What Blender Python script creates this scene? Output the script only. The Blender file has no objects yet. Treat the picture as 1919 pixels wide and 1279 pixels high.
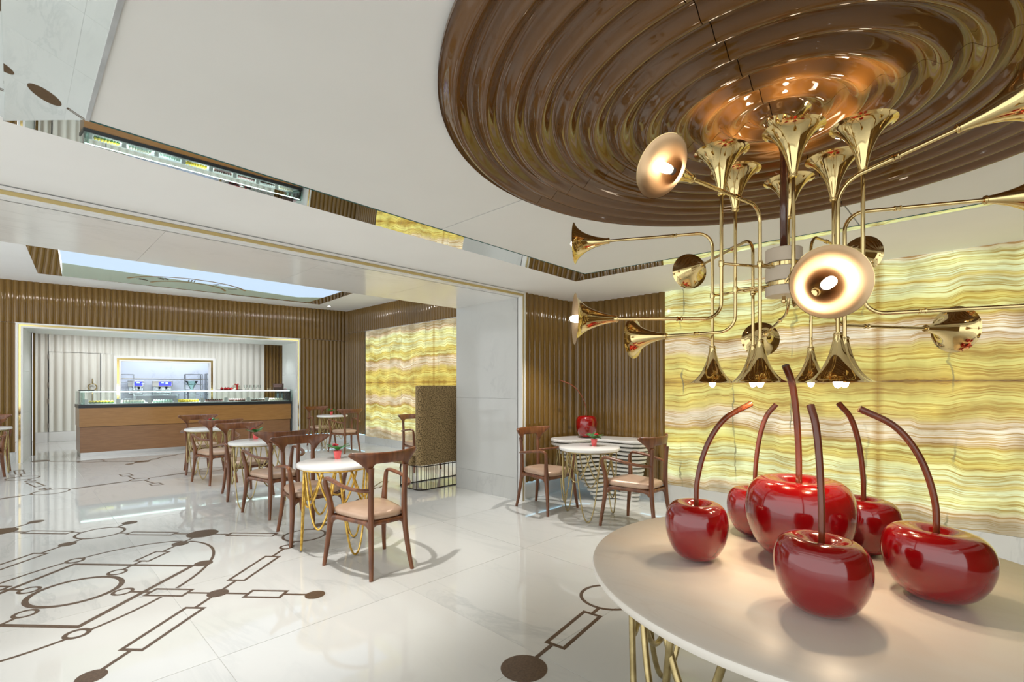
import bpy, bmesh, math, random
from math import sin, cos, pi, sqrt, radians, atan2
from mathutils import Vector, Matrix

random.seed(7)
SC = bpy.context.scene
COL = SC.collection

# ------------------------------------------------------------------ camera
cam = bpy.data.cameras.new('camera')
cam.sensor_width = 36.0
cam.lens = 16.996
cam.shift_y = 83.5 / 1919
cam.clip_start = 0.05
cam_ob = bpy.data.objects.new('camera', cam)
cam_ob.location = (0, 0, 1.4)
cam_ob.rotation_euler = (pi / 2, 0, -0.80111)
COL.objects.link(cam_ob)
SC.camera = cam_ob

# ------------------------------------------------------------------ world, lights, exposure
wd = bpy.data.worlds.new('world')
SC.world = wd
wd.use_nodes = True
wd.node_tree.nodes['Background'].inputs[0].default_value = (0.965, 0.98, 0.965, 1)
wd.node_tree.nodes['Background'].inputs[1].default_value = 1.4
SC.view_settings.view_transform = 'Standard'
SC.view_settings.look = 'None'
SC.view_settings.gamma = 1
SC.view_settings.use_curve_mapping = False
SC.view_settings.exposure = 0.42
try:
    SC.cycles.use_denoising = True
    SC.cycles.sample_clamp_indirect = 6
    SC.cycles.caustics_reflective = False
    SC.cycles.max_bounces = 10
    SC.cycles.transparent_max_bounces = 16
except Exception:
    pass


def spot(x, y, z, watts, tgt=None, size=75, blend=0.6, col=(1, 0.96, 0.9), rad=0.035):
    l = bpy.data.lights.new('spotlight', 'SPOT')
    l.energy = watts
    l.color = col
    l.spot_size = radians(size)
    l.spot_blend = blend
    l.shadow_soft_size = rad
    o = bpy.data.objects.new('spotlight', l)
    o.location = (x, y, z)
    d = Vector(tgt or (x, y, 0)) - Vector((x, y, z))
    o.rotation_euler = d.to_track_quat('-Z', 'Y').to_euler()
    COL.objects.link(o)
    return o


def area(x, y, z, sx, sy, watts, tgt, col=(1, 1, 1)):
    l = bpy.data.lights.new('ceiling_panel_light', 'AREA')
    l.shape = 'RECTANGLE'
    l.size, l.size_y = sx, sy
    l.energy = watts
    l.color = col
    o = bpy.data.objects.new('ceiling_panel_light', l)
    o.location = (x, y, z)
    o.rotation_euler = (Vector(tgt) - Vector((x, y, z))).to_track_quat('-Z', 'Y').to_euler()
    COL.objects.link(o)
    return o


NEAR_SPOTS = [(1.5, 3.3, 120, (1.5, 3.5, 0), 74), (0.2, 3.3, 30, (0.2, 3.2, 0)), (-0.6, 3.2, 20, (-0.3, 3.4, 0)),
              (3.2, 3.3, 30, (3.2, 3.4, 0)), (4.25, 3.35, 85, (4.35, 3.1, 0)), (4.8, 1.6, 75, (4.6, 1.6, 0)),
              (4.8, 0.2, 85, (4.6, 0.2, 0)), (0.5, 2.5, 24, (0.4, 2.6, 0), 70), (4.8, -1.1, 70, (4.6, -1.0, 0)), (2.6, -2.2, 40, (2.4, -1.8, 0)), (0.6, -2.2, 40, (0.6, -1.6, 0))]  # row beside the onyx: raised, rearmost one added, to brighten the ceiling border
for x, y, w, t, *sz in NEAR_SPOTS:
    spot(x, y, 2.485, w, t, size=sz[0] if sz else 92, rad=0.02)
FAR_SPOTS = [(-0.4, 10.4, 26), (1.3, 10.2, 34), (2.4, 10.2, 36), (3.7, 10.0, 36), (4.8, 9.6, 48), (5.2, 8.2, 46),
             (5.1, 6.6, 48), (3.4, 6.2, 36), (1.6, 6.3, 34), (-0.4, 6.6, 18), (-0.6, 8.6, 20), (2.1, 8.4, 30)]
for x, y, w in FAR_SPOTS:
    spot(x, y, 3.26, w * 1.15, size=100, col=(0.95, 0.98, 1.0))

# added spots aimed at the fluted walls to give them highlight ticks
for p, t, w in (((4.70, 3.25, 2.40), (4.75, 3.97, 1.9), 3), ((4.85, 3.0, 2.40), (5.48, 3.1, 1.9), 3), ((-0.3, 11.3, 3.18), (-0.3, 12.5, 2.5), 7),
                ((0.9, 11.2, 3.18), (0.9, 12.4, 2.5), 7), ((2.1, 11.0, 3.18), (2.1, 12.2, 2.5), 7), ((3.3, 10.9, 3.18), (3.3, 12.0, 2.5), 7),
                ((4.5, 10.7, 3.18), (4.5, 11.9, 2.5), 7), ((5.0, 9.6, 3.18), (5.97, 9.6, 2.6), 5), ((5.0, 7.6, 3.18), (5.97, 7.6, 2.6), 5)):
    spot(*p, w, t, size=110, blend=1.0, rad=0.02)
for x, y in ((0.9, 13.0), (2.4, 12.8), (4.2, 12.6)):
    spot(x, y, 2.44, 18, size=130, col=(0.95, 0.99, 1.0))  # added spots that brighten the reveal and the counter
for x, y in ((1.0, 14.9), (2.6, 14.7), (4.2, 14.4)):
    spot(x, y, 2.8, 60, (x, y + 0.9, 0.8), size=140, col=(0.96, 0.99, 1.0))  # added spots that brighten the white fluted kitchen wall


# ------------------------------------------------------------------ node helpers
def mat(name):
    m = bpy.data.materials.new(name)
    m.use_nodes = True
    nt = m.node_tree
    return m, nt, nt.nodes['Principled BSDF']


def node(nt, typ, **kw):
    n = nt.nodes.new(typ)
    for k, v in kw.items():
        if k in n.inputs:
            n.inputs[k].default_value = v
        else:
            setattr(n, k, v)
    return n


def ramp(nt, fac, stops, interp='LINEAR'):
    r = nt.nodes.new('ShaderNodeValToRGB')
    r.color_ramp.interpolation = interp
    els = r.color_ramp.elements
    while len(els) < len(stops):
        els.new(0.5)
    for e, (p, c) in zip(els, stops):
        e.position = p
        e.color = (*c, 1) if len(c) == 3 else c
    nt.links.new(fac, r.inputs[0])
    return r.outputs[0]


def simple(name, col, rough=0.5, metal=0.0, coat=0.0, spec=0.5, coat_rough=0.03):
    m, nt, b = mat(name)
    b.inputs['Base Color'].default_value = (*col, 1)
    b.inputs['Roughness'].default_value = rough
    b.inputs['Metallic'].default_value = metal
    b.inputs['Coat Weight'].default_value = coat
    b.inputs['Coat Roughness'].default_value = coat_rough
    b.inputs['Specular IOR Level'].default_value = spec
    return m


def emit(name, col, s):
    m, nt, b = mat(name)
    b.inputs['Base Color'].default_value = (0.02, 0.02, 0.02, 1)
    b.inputs['Emission Color'].default_value = (*col, 1)
    b.inputs['Emission Strength'].default_value = s
    return m


def noisy(name, c1, c2, scale=(1, 1, 1), nscale=6.0, detail=6, rough=0.4, metal=0.0, coat=0.0, bump=0.0, lo=0.35, hi=0.65,
          dist=0.0, coat_rough=0.05):
    m, nt, b = mat(name)
    tc = node(nt, 'ShaderNodeTexCoord')
    mp = node(nt, 'ShaderNodeMapping', Scale=scale)
    nt.links.new(tc.outputs['Object'], mp.inputs['Vector'])
    n = node(nt, 'ShaderNodeTexNoise', Scale=nscale, Detail=detail, Distortion=dist)
    nt.links.new(mp.outputs[0], n.inputs['Vector'])
    c = ramp(nt, n.outputs['Fac'], [(lo, c1), (hi, c2)])
    nt.links.new(c, b.inputs['Base Color'])
    b.inputs['Roughness'].default_value = rough
    b.inputs['Metallic'].default_value = metal
    b.inputs['Coat Weight'].default_value = coat
    b.inputs['Coat Roughness'].default_value = coat_rough
    if bump:
        bp = node(nt, 'ShaderNodeBump', Strength=bump, Distance=0.005)
        nt.links.new(n.outputs['Fac'], bp.inputs['Height'])
        nt.links.new(bp.outputs[0], b.inputs['Normal'])
    return m


def marble(name, base, vein, rough=0.1, scale=0.9, stretch=(1, 0.25, 1), amount=0.35, rot=0.35, rnd=True, warm=None):
    m, nt, b = mat(name)
    geo = node(nt, 'ShaderNodeNewGeometry')
    mp = node(nt, 'ShaderNodeMapping', Scale=stretch, Rotation=(0, 0, rot))
    if rnd:
        oi = node(nt, 'ShaderNodeObjectInfo')
        ml = node(nt, 'ShaderNodeVectorMath', operation='MULTIPLY')
        ml.inputs[1].default_value = (37.0, 51.0, 23.0)
        nt.links.new(oi.outputs['Random'], ml.inputs[0])
        ad = node(nt, 'ShaderNodeVectorMath', operation='ADD')
        nt.links.new(geo.outputs['Position'], ad.inputs[0])
        nt.links.new(ml.outputs[0], ad.inputs[1])
        nt.links.new(ad.outputs[0], mp.inputs['Vector'])
    else:
        nt.links.new(geo.outputs['Position'], mp.inputs['Vector'])
    n1 = node(nt, 'ShaderNodeTexNoise', Scale=scale * 2, Detail=8, Roughness=0.62, Distortion=0.8)
    nt.links.new(mp.outputs[0], n1.inputs['Vector'])
    n2 = node(nt, 'ShaderNodeTexNoise', Scale=scale * 0.9, Detail=4)
    nt.links.new(mp.outputs[0], n2.inputs['Vector'])
    v = ramp(nt, n1.outputs['Fac'], [(0.0, (0, 0, 0)), (0.46, (0, 0, 0)), (0.5, (1, 1, 1)), (0.54, (0, 0, 0)), (1, (0, 0, 0))])
    cl = ramp(nt, n2.outputs['Fac'], [(0.45, (0, 0, 0)), (0.75, (1, 1, 1))])
    mu = node(nt, 'ShaderNodeMath', operation='MULTIPLY')
    nt.links.new(v, mu.inputs[0])
    nt.links.new(cl, mu.inputs[1])
    m2 = node(nt, 'ShaderNodeMath', operation='MULTIPLY_ADD')
    nt.links.new(cl, m2.inputs[0])
    m2.inputs[1].default_value = 0.25
    nt.links.new(mu.outputs[0], m2.inputs[2])
    m3 = node(nt, 'ShaderNodeMath', operation='MULTIPLY')
    nt.links.new(m2.outputs[0], m3.inputs[0])
    m3.inputs[1].default_value = amount
    mx = node(nt, 'ShaderNodeMixRGB')
    mx.inputs[1].default_value = (*base, 1)
    mx.inputs[2].default_value = (*vein, 1)
    nt.links.new(m3.outputs[0], mx.inputs[0])
    out = mx.outputs[0]
    if warm:
        n3 = node(nt, 'ShaderNodeTexNoise', Scale=scale * 1.3, Detail=5)
        nt.links.new(mp.outputs[0], n3.inputs['Vector'])
        w = ramp(nt, n3.outputs['Fac'], [(0.45, (0, 0, 0)), (0.8, (0.6, 0.6, 0.6))])
        mw = node(nt, 'ShaderNodeMixRGB')
        nt.links.new(w, mw.inputs[0])
        nt.links.new(out, mw.inputs[1])
        mw.inputs[2].default_value = (*warm, 1)
        out = mw.outputs[0]
    nt.links.new(out, b.inputs['Base Color'])
    b.inputs['Roughness'].default_value = rough
    return m


def glass(name, tint, refl=0.08):
    m, nt, b = mat(name)
    nt.nodes.remove(b)
    out = nt.nodes['Material Output']
    tr = node(nt, 'ShaderNodeBsdfTransparent')
    tr.inputs[0].default_value = (*tint, 1)
    gl = node(nt, 'ShaderNodeBsdfGlossy')
    gl.inputs['Roughness'].default_value = 0.01
    fr = node(nt, 'ShaderNodeFresnel', IOR=1.45)
    mx = node(nt, 'ShaderNodeMixShader')
    nt.links.new(fr.outputs[0], mx.inputs[0])
    nt.links.new(tr.outputs[0], mx.inputs[1])
    nt.links.new(gl.outputs[0], mx.inputs[2])
    nt.links.new(mx.outputs[0], out.inputs[0])
    return m


def onyx(name, y_seam, z_seam, axis='Y', strength=1.0, cracks=0.5, freq=1.0):
    """Backlit honey onyx, book-matched about one vertical and one horizontal seam."""
    m, nt, b = mat(name)
    L = nt.links.new
    geo = node(nt, 'ShaderNodeNewGeometry')
    sp = node(nt, 'ShaderNodeSeparateXYZ')
    L(geo.outputs['Position'], sp.inputs[0])

    def math_(op, a, bb=None, c=None):
        n = node(nt, 'ShaderNodeMath', operation=op)
        for i, v in enumerate((a, bb, c)):
            if v is None:
                continue
            if isinstance(v, (int, float)):
                n.inputs[i].default_value = v
            else:
                L(v, n.inputs[i])
        return n.outputs[0]
    y = math_('ABSOLUTE', math_('SUBTRACT', sp.outputs['Y'], y_seam))
    t = math_('ABSOLUTE', math_('SUBTRACT', sp.outputs['Z'], z_seam))
    cv = node(nt, 'ShaderNodeCombineXYZ')
    L(y, cv.inputs[0])
    L(t, cv.inputs[1])
    # slow drift of the strata
    mp1 = node(nt, 'ShaderNodeMapping', Scale=(0.8 * freq, 0.35, 1))
    L(cv.outputs[0], mp1.inputs['Vector'])
    d1 = node(nt, 'ShaderNodeTexNoise', Scale=1.5, Detail=3, Roughness=0.5)
    L(mp1.outputs[0], d1.inputs['Vector'])
    mp2 = node(nt, 'ShaderNodeMapping', Scale=(5 * freq, 2.0, 1))
    L(cv.outputs[0], mp2.inputs['Vector'])
    d2 = node(nt, 'ShaderNodeTexNoise', Scale=2.0, Detail=4)
    L(mp2.outputs[0], d2.inputs['Vector'])
    tt = math_('ADD', t, math_('MULTIPLY_ADD', d1.outputs['Fac'], 0.42, -0.21))
    tt = math_('ADD', tt, math_('MULTIPLY_ADD', d2.outputs['Fac'], 0.013, -0.0065))
    # main colour bands across the slab
    GO = (0.46, 0.32, 0.06)
    YO = (0.56, 0.45, 0.11)
    YG = (0.62, 0.57, 0.17)
    PY = (0.67, 0.68, 0.31)
    PG = (0.68, 0.76, 0.48)
    PK = (0.64, 0.53, 0.39)
    WH = (0.70, 0.64, 0.52)
    u = math_('DIVIDE', tt, 1.15)
    band = ramp(nt, u, [(0.0, GO), (0.05, YO), (0.12, YG), (0.18, YO), (0.24, (0.54, 0.44, 0.14)),
                        (0.29, PK), (0.34, WH), (0.42, PK), (0.45, GO), (0.48, PY), (0.55, YG), (0.585, YO), (0.62, PY),
                        (0.70, PG), (0.74, YO), (0.77, PG), (0.86, PY), (0.91, PG), (0.955, PK), (1.0, (0.40, 0.36, 0.28))])
    # fine strata
    st = node(nt, 'ShaderNodeCombineXYZ')
    L(math_('MULTIPLY', y, 0.16), st.inputs[0])
    L(math_('MULTIPLY', tt, 10.5), st.inputs[1])
    f1 = node(nt, 'ShaderNodeTexNoise', Scale=1.5, Detail=3, Roughness=0.55)
    L(st.outputs[0], f1.inputs['Vector'])
    fine = ramp(nt, f1.outputs['Fac'], [(0.28, (0.55, 0.34, 0.10)), (0.365, (1, 0.95, 0.8)), (0.39, (0.55, 0.34, 0.11)), (0.42, (1, 1, 0.95)), (0.49, (1.2, 1.2, 1.2)), (0.52, (0.66, 0.46, 0.18)), (0.55, (1.05, 1.05, 1.0)), (0.595, (1.0, 0.98, 0.88)), (0.63, (0.50, 0.30, 0.09)), (0.665, (1, 0.95, 0.8))])
    mx = node(nt, 'ShaderNodeMixRGB', blend_type='MULTIPLY')
    mx.inputs[0].default_value = 1.0
    L(band, mx.inputs[1])
    L(fine, mx.inputs[2])
    # mottled glow of the lamps behind
    gl = node(nt, 'ShaderNodeTexNoise', Scale=3.0, Detail=5)
    L(cv.outputs[0], gl.inputs['Vector'])
    glow = ramp(nt, gl.outputs['Fac'], [(0.32, (0.66, 0.62, 0.56)), (0.5, (0.98, 0.98, 0.96)), (0.68, (1.25, 1.28, 1.22))])
    m2 = node(nt, 'ShaderNodeMixRGB', blend_type='MULTIPLY')
    m2.inputs[0].default_value = 1.0
    L(mx.outputs[0], m2.inputs[1])
    L(glow, m2.inputs[2])
    # vertical dark cracks
    wn = node(nt, 'ShaderNodeTexNoise', Scale=2.6, Detail=6, Roughness=0.6)
    L(geo.outputs['Position'], wn.inputs['Vector'])
    vv = math_('ADD', math_('MULTIPLY', sp.outputs['Y'], 1.7 * freq), math_('MULTIPLY', wn.outputs['Fac'], 0.42))
    dist = math_('ABSOLUTE', math_('SUBTRACT', math_('FRACT', vv), 0.5))
    line = ramp(nt, dist, [(0.0, (1, 1, 1)), (0.008, (0.8, 0.8, 0.8)), (0.020, (0, 0, 0)), (1, (0, 0, 0))])
    msk = node(nt, 'ShaderNodeTexNoise', Scale=2.2, Detail=2)
    L(geo.outputs['Position'], msk.inputs['Vector'])
    mm = ramp(nt, msk.outputs['Fac'], [(0.48, (0, 0, 0)), (0.60, (1, 1, 1))])
    cr = math_('MULTIPLY', math_('MULTIPLY', line, mm), cracks)
    m3 = node(nt, 'ShaderNodeMixRGB')
    L(cr, m3.inputs[0])
    L(m2.outputs[0], m3.inputs[1])
    m3.inputs[2].default_value = (0.12, 0.12, 0.07, 1)
    # brown stain along the matched edges
    seam = math_('MINIMUM', y, math_('MULTIPLY', t, 2.0))
    seam = math_('ADD', seam, math_('MULTIPLY', d2.outputs['Fac'], 0.05))
    sc_ = ramp(nt, seam, [(0.0, (0.50, 0.36, 0.22)), (0.035, (0.62, 0.48, 0.32)), (0.075, (1, 1, 1)), (1.0, (1, 1, 1))])
    m4 = node(nt, 'ShaderNodeMixRGB', blend_type='MULTIPLY')
    m4.inputs[0].default_value = 0.8
    L(m3.outputs[0], m4.inputs[1])
    L(sc_, m4.inputs[2])
    m3 = m4
    L(m3.outputs[0], b.inputs['Emission Color'])
    b.inputs['Emission Strength'].default_value = strength
    b.inputs['Base Color'].default_value = (0.10, 0.08, 0.03, 1)
    b.inputs['Roughness'].default_value = 0.12
    b.inputs['Specular IOR Level'].default_value = 0.25
    return m


# ------------------------------------------------------------------ materials
M = {}
M['plaster'] = noisy('ceiling_plaster', (0.745, 0.745, 0.725), (0.765, 0.765, 0.745), nscale=2, rough=0.75)
M['plaster_rim'] = noisy('ceiling_plaster_rim', (0.86, 0.86, 0.85), (0.88, 0.88, 0.87), nscale=2, rough=0.75)
M['plaster_far'] = noisy('ceiling_plaster_far', (0.87, 0.88, 0.89), (0.89, 0.90, 0.91), nscale=2, rough=0.8)
M['floor'] = marble('floor_marble', (0.665, 0.665, 0.64), (0.42, 0.44, 0.44), rough=0.04, scale=1.0, stretch=(1.5, 0.35, 1), amount=0.5, rot=0.35)
M['grout'] = simple('floor_joint', (0.48, 0.48, 0.46), 0.8)
M['marble_soffit_lit'] = marble('soffit_marble_lit', (0.86, 0.86, 0.84), (0.55, 0.55, 0.53), rough=0.12, scale=1.6, stretch=(0.5, 1, 1), amount=0.4)  # paler copy of the wall marble; missing bounce light put into its colour
M['marble_reveal'] = marble('reveal_marble', (0.80, 0.83, 0.80), (0.55, 0.57, 0.56), rough=0.35, scale=1.6, amount=0.3)
M['marble'] = marble('wall_marble', (0.60, 0.605, 0.585), (0.40, 0.41, 0.41), rough=0.09, scale=1.6, stretch=(1, 1, 0.5), amount=0.5)
M['marble_top'] = marble('table_marble', (0.80, 0.755, 0.68), (0.58, 0.50, 0.41), rough=0.3, scale=2.2, stretch=(1.4, 0.5, 1), amount=0.3, warm=(0.76, 0.62, 0.47), rnd=False)
M['marble_small'] = marble('small_table_marble', (0.82, 0.81, 0.79), (0.6, 0.58, 0.55), rough=0.15, scale=3, amount=0.3)
M['kitchen_marble'] = marble('kitchen_marble', (0.74, 0.77, 0.84), (0.34, 0.37, 0.42), rough=0.15, scale=1.3, stretch=(1, 1, 1), amount=0.9, rnd=False)
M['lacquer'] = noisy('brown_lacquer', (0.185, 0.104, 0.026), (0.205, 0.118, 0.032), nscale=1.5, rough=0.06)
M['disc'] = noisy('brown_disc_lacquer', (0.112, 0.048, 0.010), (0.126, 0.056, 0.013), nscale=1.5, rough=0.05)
M['white_lacquer'] = simple('white_lacquer', (0.74, 0.73, 0.67), 0.4)
M['white_trim'] = simple('white_trim', (0.80, 0.80, 0.79), 0.3)
M['wood'] = noisy('walnut', (0.120, 0.038, 0.013), (0.225, 0.080, 0.028), scale=(6, 6, 0.9), nscale=5, rough=0.34, coat=0.15, coat_rough=0.15)
M['leather'] = noisy('champagne_leather', (0.50, 0.335, 0.235), (0.56, 0.385, 0.275), nscale=9, rough=0.34, metal=0.2, bump=0.05)
M['brass'] = simple('polished_brass', (0.70, 0.54, 0.26), 0.06, metal=1.0)
M['brass_in'] = simple('satin_brass_inside', (0.52, 0.36, 0.21), 0.40, metal=1.0)
M['brass_dull'] = noisy('aged_brass', (0.36, 0.28, 0.13), (0.52, 0.42, 0.21), nscale=25, rough=0.3, metal=1.0)
M['gold_leaf'] = noisy('gold_leaf', (0.55, 0.32, 0.05), (0.90, 0.62, 0.16), nscale=30, rough=0.32, metal=0.9)
M['gold'] = simple('gold_mirror', (0.80, 0.62, 0.26), 0.12, metal=1.0)
M['gold_satin'] = simple('satin_gold', (0.66, 0.52, 0.24), 0.35, metal=0.75)
M['clock_gold'] = simple('clock_gold', (0.34, 0.21, 0.07), 0.4)
M['steel'] = noisy('brushed_steel', (0.50, 0.50, 0.50), (0.62, 0.62, 0.62), scale=(1, 1, 30), nscale=6, rough=0.3, metal=1.0)
M['mirror'] = simple('mirror_glass', (0.86, 0.90, 0.88), 0.01, metal=1.0)
M['mirror_edge'] = simple('mirror_edge', (0.01, 0.08, 0.07), 0.15)
M['inlay'] = noisy('bronze_inlay', (0.085, 0.050, 0.028), (0.145, 0.088, 0.050), nscale=90, rough=0.35, metal=0.15)
M['cherry'] = simple('cherry_gloss', (0.235, 0.0015, 0.003), 0.14, coat=1.0, coat_rough=0.01, spec=0.5)
M['stem'] = noisy('cherry_stem', (0.14, 0.030, 0.010), (0.24, 0.060, 0.022), scale=(3, 3, 0.5), nscale=6, rough=0.18, coat=0.3)
M['bulb'] = emit('bulb_glow', (1.0, 0.80, 0.58), 15.0)
M['socket'] = simple('lamp_socket', (0.6, 0.55, 0.5), 0.4)
M['ivory'] = simple('ivory_enamel', (0.72, 0.60, 0.45), 0.3)
M['rod'] = simple('dark_rod', (0.10, 0.035, 0.02), 0.2, coat=0.8)
M['counter_wood'] = noisy('counter_wood', (0.34, 0.160, 0.042), (0.40, 0.195, 0.056), scale=(1, 1, 9), nscale=5, rough=0.3, coat=0.2)
M['counter_wood2'] = noisy('counter_wood_lower', (0.25, 0.118, 0.047), (0.30, 0.145, 0.060), scale=(1, 1, 9), nscale=5, rough=0.3, coat=0.2)
M['black'] = simple('black_metal', (0.012, 0.014, 0.016), 0.3)
M['glass'] = glass('clear_glass', (0.95, 0.99, 0.975))
M['glass_green'] = glass('green_edge_glass', (0.74, 0.92, 0.87))
M['led'] = emit('led_strip', (0.80, 1.0, 0.95), 5.0)
M['led_blue'] = emit('blue_led_strip', (0.42, 0.78, 1.0), 3.0)
M['light_panel'] = emit('sky_light_panel', (0.60, 0.77, 0.97), 0.75)
M['green_reflection'] = simple('green_reflection', (0.74, 0.95, 0.85), 0.06, metal=0.0)  # mirrored green glass; its bright reflection is put into the base colour
M['fabric'] = noisy('tweed', (0.10, 0.065, 0.026), (0.40, 0.28, 0.13), nscale=75, detail=2, rough=0.9, bump=0.3, lo=0.40, hi=0.58)
M['cage'] = simple('dark_bronze_wire', (0.03, 0.02, 0.015), 0.4, metal=0.6)
M['pot'] = simple('coral_pot', (0.80, 0.11, 0.11), 0.4)
M['leaf'] = noisy('plant_leaf', (0.015, 0.11, 0.02), (0.05, 0.25, 0.04), nscale=20, rough=0.35)
M['flower'] = simple('red_flower', (0.55, 0.01, 0.02), 0.45)
M['soil'] = simple('soil', (0.02, 0.012, 0.008), 0.9)
M['slat'] = marble('slat_marble', (0.76, 0.75, 0.70), (0.6, 0.58, 0.5), rough=0.25, scale=3, amount=0.3)
M['white'] = simple('white_porcelain', (0.8, 0.8, 0.8), 0.3)
M['yellow'] = simple('lemon_glaze', (0.80, 0.60, 0.06), 0.3)
M['cream'] = simple('cream', (0.82, 0.76, 0.62), 0.5)
M['mint'] = simple('mint_cream', (0.60, 0.78, 0.68), 0.5)
M['choco'] = simple('chocolate', (0.12, 0.05, 0.03), 0.35)
M['pink'] = simple('pink_glaze', (0.62, 0.38, 0.40), 0.4)
M['red'] = simple('red_ribbon', (0.60, 0.02, 0.02), 0.4)
M['card'] = simple('card_stock', (0.80, 0.80, 0.78), 0.6)
M['dark_panel'] = simple('dark_sign', (0.09, 0.05, 0.045), 0.3)
M['steel_light'] = simple('kitchen_steel', (0.42, 0.46, 0.52), 0.25, metal=0.9)
M['display_blue'] = emit('blue_display', (0.04, 0.05, 1.0), 1.6)
M['led_dot'] = emit('display_dots', (0.3, 0.6, 1.0), 3.0)
M['spotlight'] = emit('downlight_lens', (1, 0.97, 0.9), 20.0)
M['onyx_near'] = onyx('onyx_near', 0.671, 1.439, strength=0.80, cracks=0.9)
M['onyx_far'] = onyx('onyx_far', 8.0, 1.47, strength=0.85, cracks=0.8, freq=1.3)


# ------------------------------------------------------------------ mesh helpers
class MB:
    def __init__(s):
        s.v, s.f = [], []

    def add(s, v, f):
        o = len(s.v)
        s.v += [tuple(p) for p in v]
        s.f += [tuple(i + o for i in q) for q in f]
        return s

    def box(s, x0, x1, y0, y1, z0, z1):
        return s.add([(x0, y0, z0), (x1, y0, z0), (x1, y1, z0), (x0, y1, z0), (x0, y0, z1), (x1, y0, z1), (x1, y1, z1), (x0, y1, z1)],
                     [(0, 3, 2, 1), (4, 5, 6, 7), (0, 1, 5, 4), (1, 2, 6, 5), (2, 3, 7, 6), (3, 0, 4, 7)])

    def prism(s, pts, z0, z1):
        n = len(pts)
        a = sum(pts[i][0] * pts[(i + 1) % n][1] - pts[(i + 1) % n][0] * pts[i][1] for i in range(n))
        if a < 0:
            pts = pts[::-1]
        v = [(x, y, z0) for x, y in pts] + [(x, y, z1) for x, y in pts]
        f = [tuple(range(n - 1, -1, -1)), tuple(range(n, 2 * n))]
        f += [(i, (i + 1) % n, n + (i + 1) % n, n + i) for i in range(n)]
        return s.add(v, f)

    def lathe(s, prof, n=32, c=(0, 0, 0), mtx=None, a0=0.0, a1=2 * pi):
        full = abs(a1 - a0 - 2 * pi) < 1e-6
        m = n if full else n + 1
        v = []
        for r, z in prof:
            for k in range(m):
                a = a0 + (a1 - a0) * k / n
                p = Vector((r * cos(a), r * sin(a), z))
                if mtx:
                    p = mtx @ p
                v.append(p + Vector(c))
        f = []
        for i in range(len(prof) - 1):
            for k in range(n):
                k2 = (k + 1) % m
                a, b, c2, d = i * m + k, i * m + k2, (i + 1) * m + k2, (i + 1) * m + k
                if prof[i][0] < 1e-6:
                    f.append((a, c2, d))
                elif prof[i + 1][0] < 1e-6:
                    f.append((a, b, c2))
                else:
                    f.append((a, b, c2, d))
        return s.add(v, f)

    def tube(s, pts, r, n=8, closed=False, caps=True, flat=1.0, up=None):
        """r: radius or list; flat scales the second section axis"""
        P = [Vector(p) for p in pts]
        m = len(P)
        R = r if isinstance(r, (list, tuple)) else [r] * m
        T = []
        for i in range(m):
            if closed:
                t = P[(i + 1) % m] - P[i - 1]
            else:
                t = P[min(i + 1, m - 1)] - P[max(i - 1, 0)]
            T.append(t.normalized())
        ref = Vector(up) if up else (Vector((0, 0, 1)) if abs(T[0].z) < 0.9 else Vector((1, 0, 0)))
        N = (ref - T[0] * ref.dot(T[0])).normalized()
        v = []
        for i in range(m):
            if i:
                ax = T[i - 1].cross(T[i])
                if ax.length > 1e-7:
                    N = Matrix.Rotation(T[i - 1].angle(T[i]), 3, ax.normalized()) @ N
                N = (N - T[i] * N.dot(T[i])).normalized()
            B = T[i].cross(N)
            for k in range(n):
                a = 2 * pi * k / n
                v.append(P[i] + N * (R[i] * cos(a)) + B * (R[i] * flat * sin(a)))
        f = []
        for i in range(m if closed else m - 1):
            j = (i + 1) % m
            for k in range(n):
                k2 = (k + 1) % n
                f.append((i * n + k, i * n + k2, j * n + k2, j * n + k))
        if caps and not closed:
            f.append(tuple(range(n - 1, -1, -1)))
            f.append(tuple((m - 1) * n + k for k in range(n)))
        return s.add(v, f)

    def grid(s, rows, flip=False):
        nr, nc = len(rows), len(rows[0])
        v = [p for r in rows for p in r]
        f = []
        for i in range(nr - 1):
            for j in range(nc - 1):
                q = (i * nc + j, i * nc + j + 1, (i + 1) * nc + j + 1, (i + 1) * nc + j)
                f.append(q[::-1] if flip else q)
        return s.add(v, f)

    def build(s, name, m, parent=None, smooth=False, bevel=0.0, angle=None):
        me = bpy.data.meshes.new(name)
        me.from_pydata(s.v, [], s.f)
        if isinstance(m, str):
            m = M[m]
        me.materials.append(m)
        if smooth:
            me.polygons.foreach_set('use_smooth', [True] * len(me.polygons))
            if angle:
                me.set_sharp_from_angle(angle=radians(angle))
        me.update()
        o = bpy.data.objects.new(name, me)
        COL.objects.link(o)
        if parent is not None:
            o.parent = parent
        if bevel:
            b = o.modifiers.new('bevel', 'BEVEL')
            b.width = bevel
            b.segments = 2
            b.limit_method = 'ANGLE'
        return o


def tag(o, label=None, cat=None, group=None, kind=None):
    if label:
        o['label'] = label
    if cat:
        o['category'] = cat
    if group:
        o['group'] = group
    if kind:
        o['kind'] = kind
    return o


def thing(name, label, cat, loc=(0, 0, 0), rz=0.0, group=None):
    o = bpy.data.objects.new(name, None)
    COL.objects.link(o)
    o.location = loc
    o.rotation_euler = (0, 0, rz)
    o.empty_display_size = 0.1
    return tag(o, label, cat, group)


def struct(name, label=None):
    o = bpy.data.objects.new(name, None)
    COL.objects.link(o)
    o.empty_display_size = 0.1
    return tag(o, label or None, None, None, 'structure')


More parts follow.
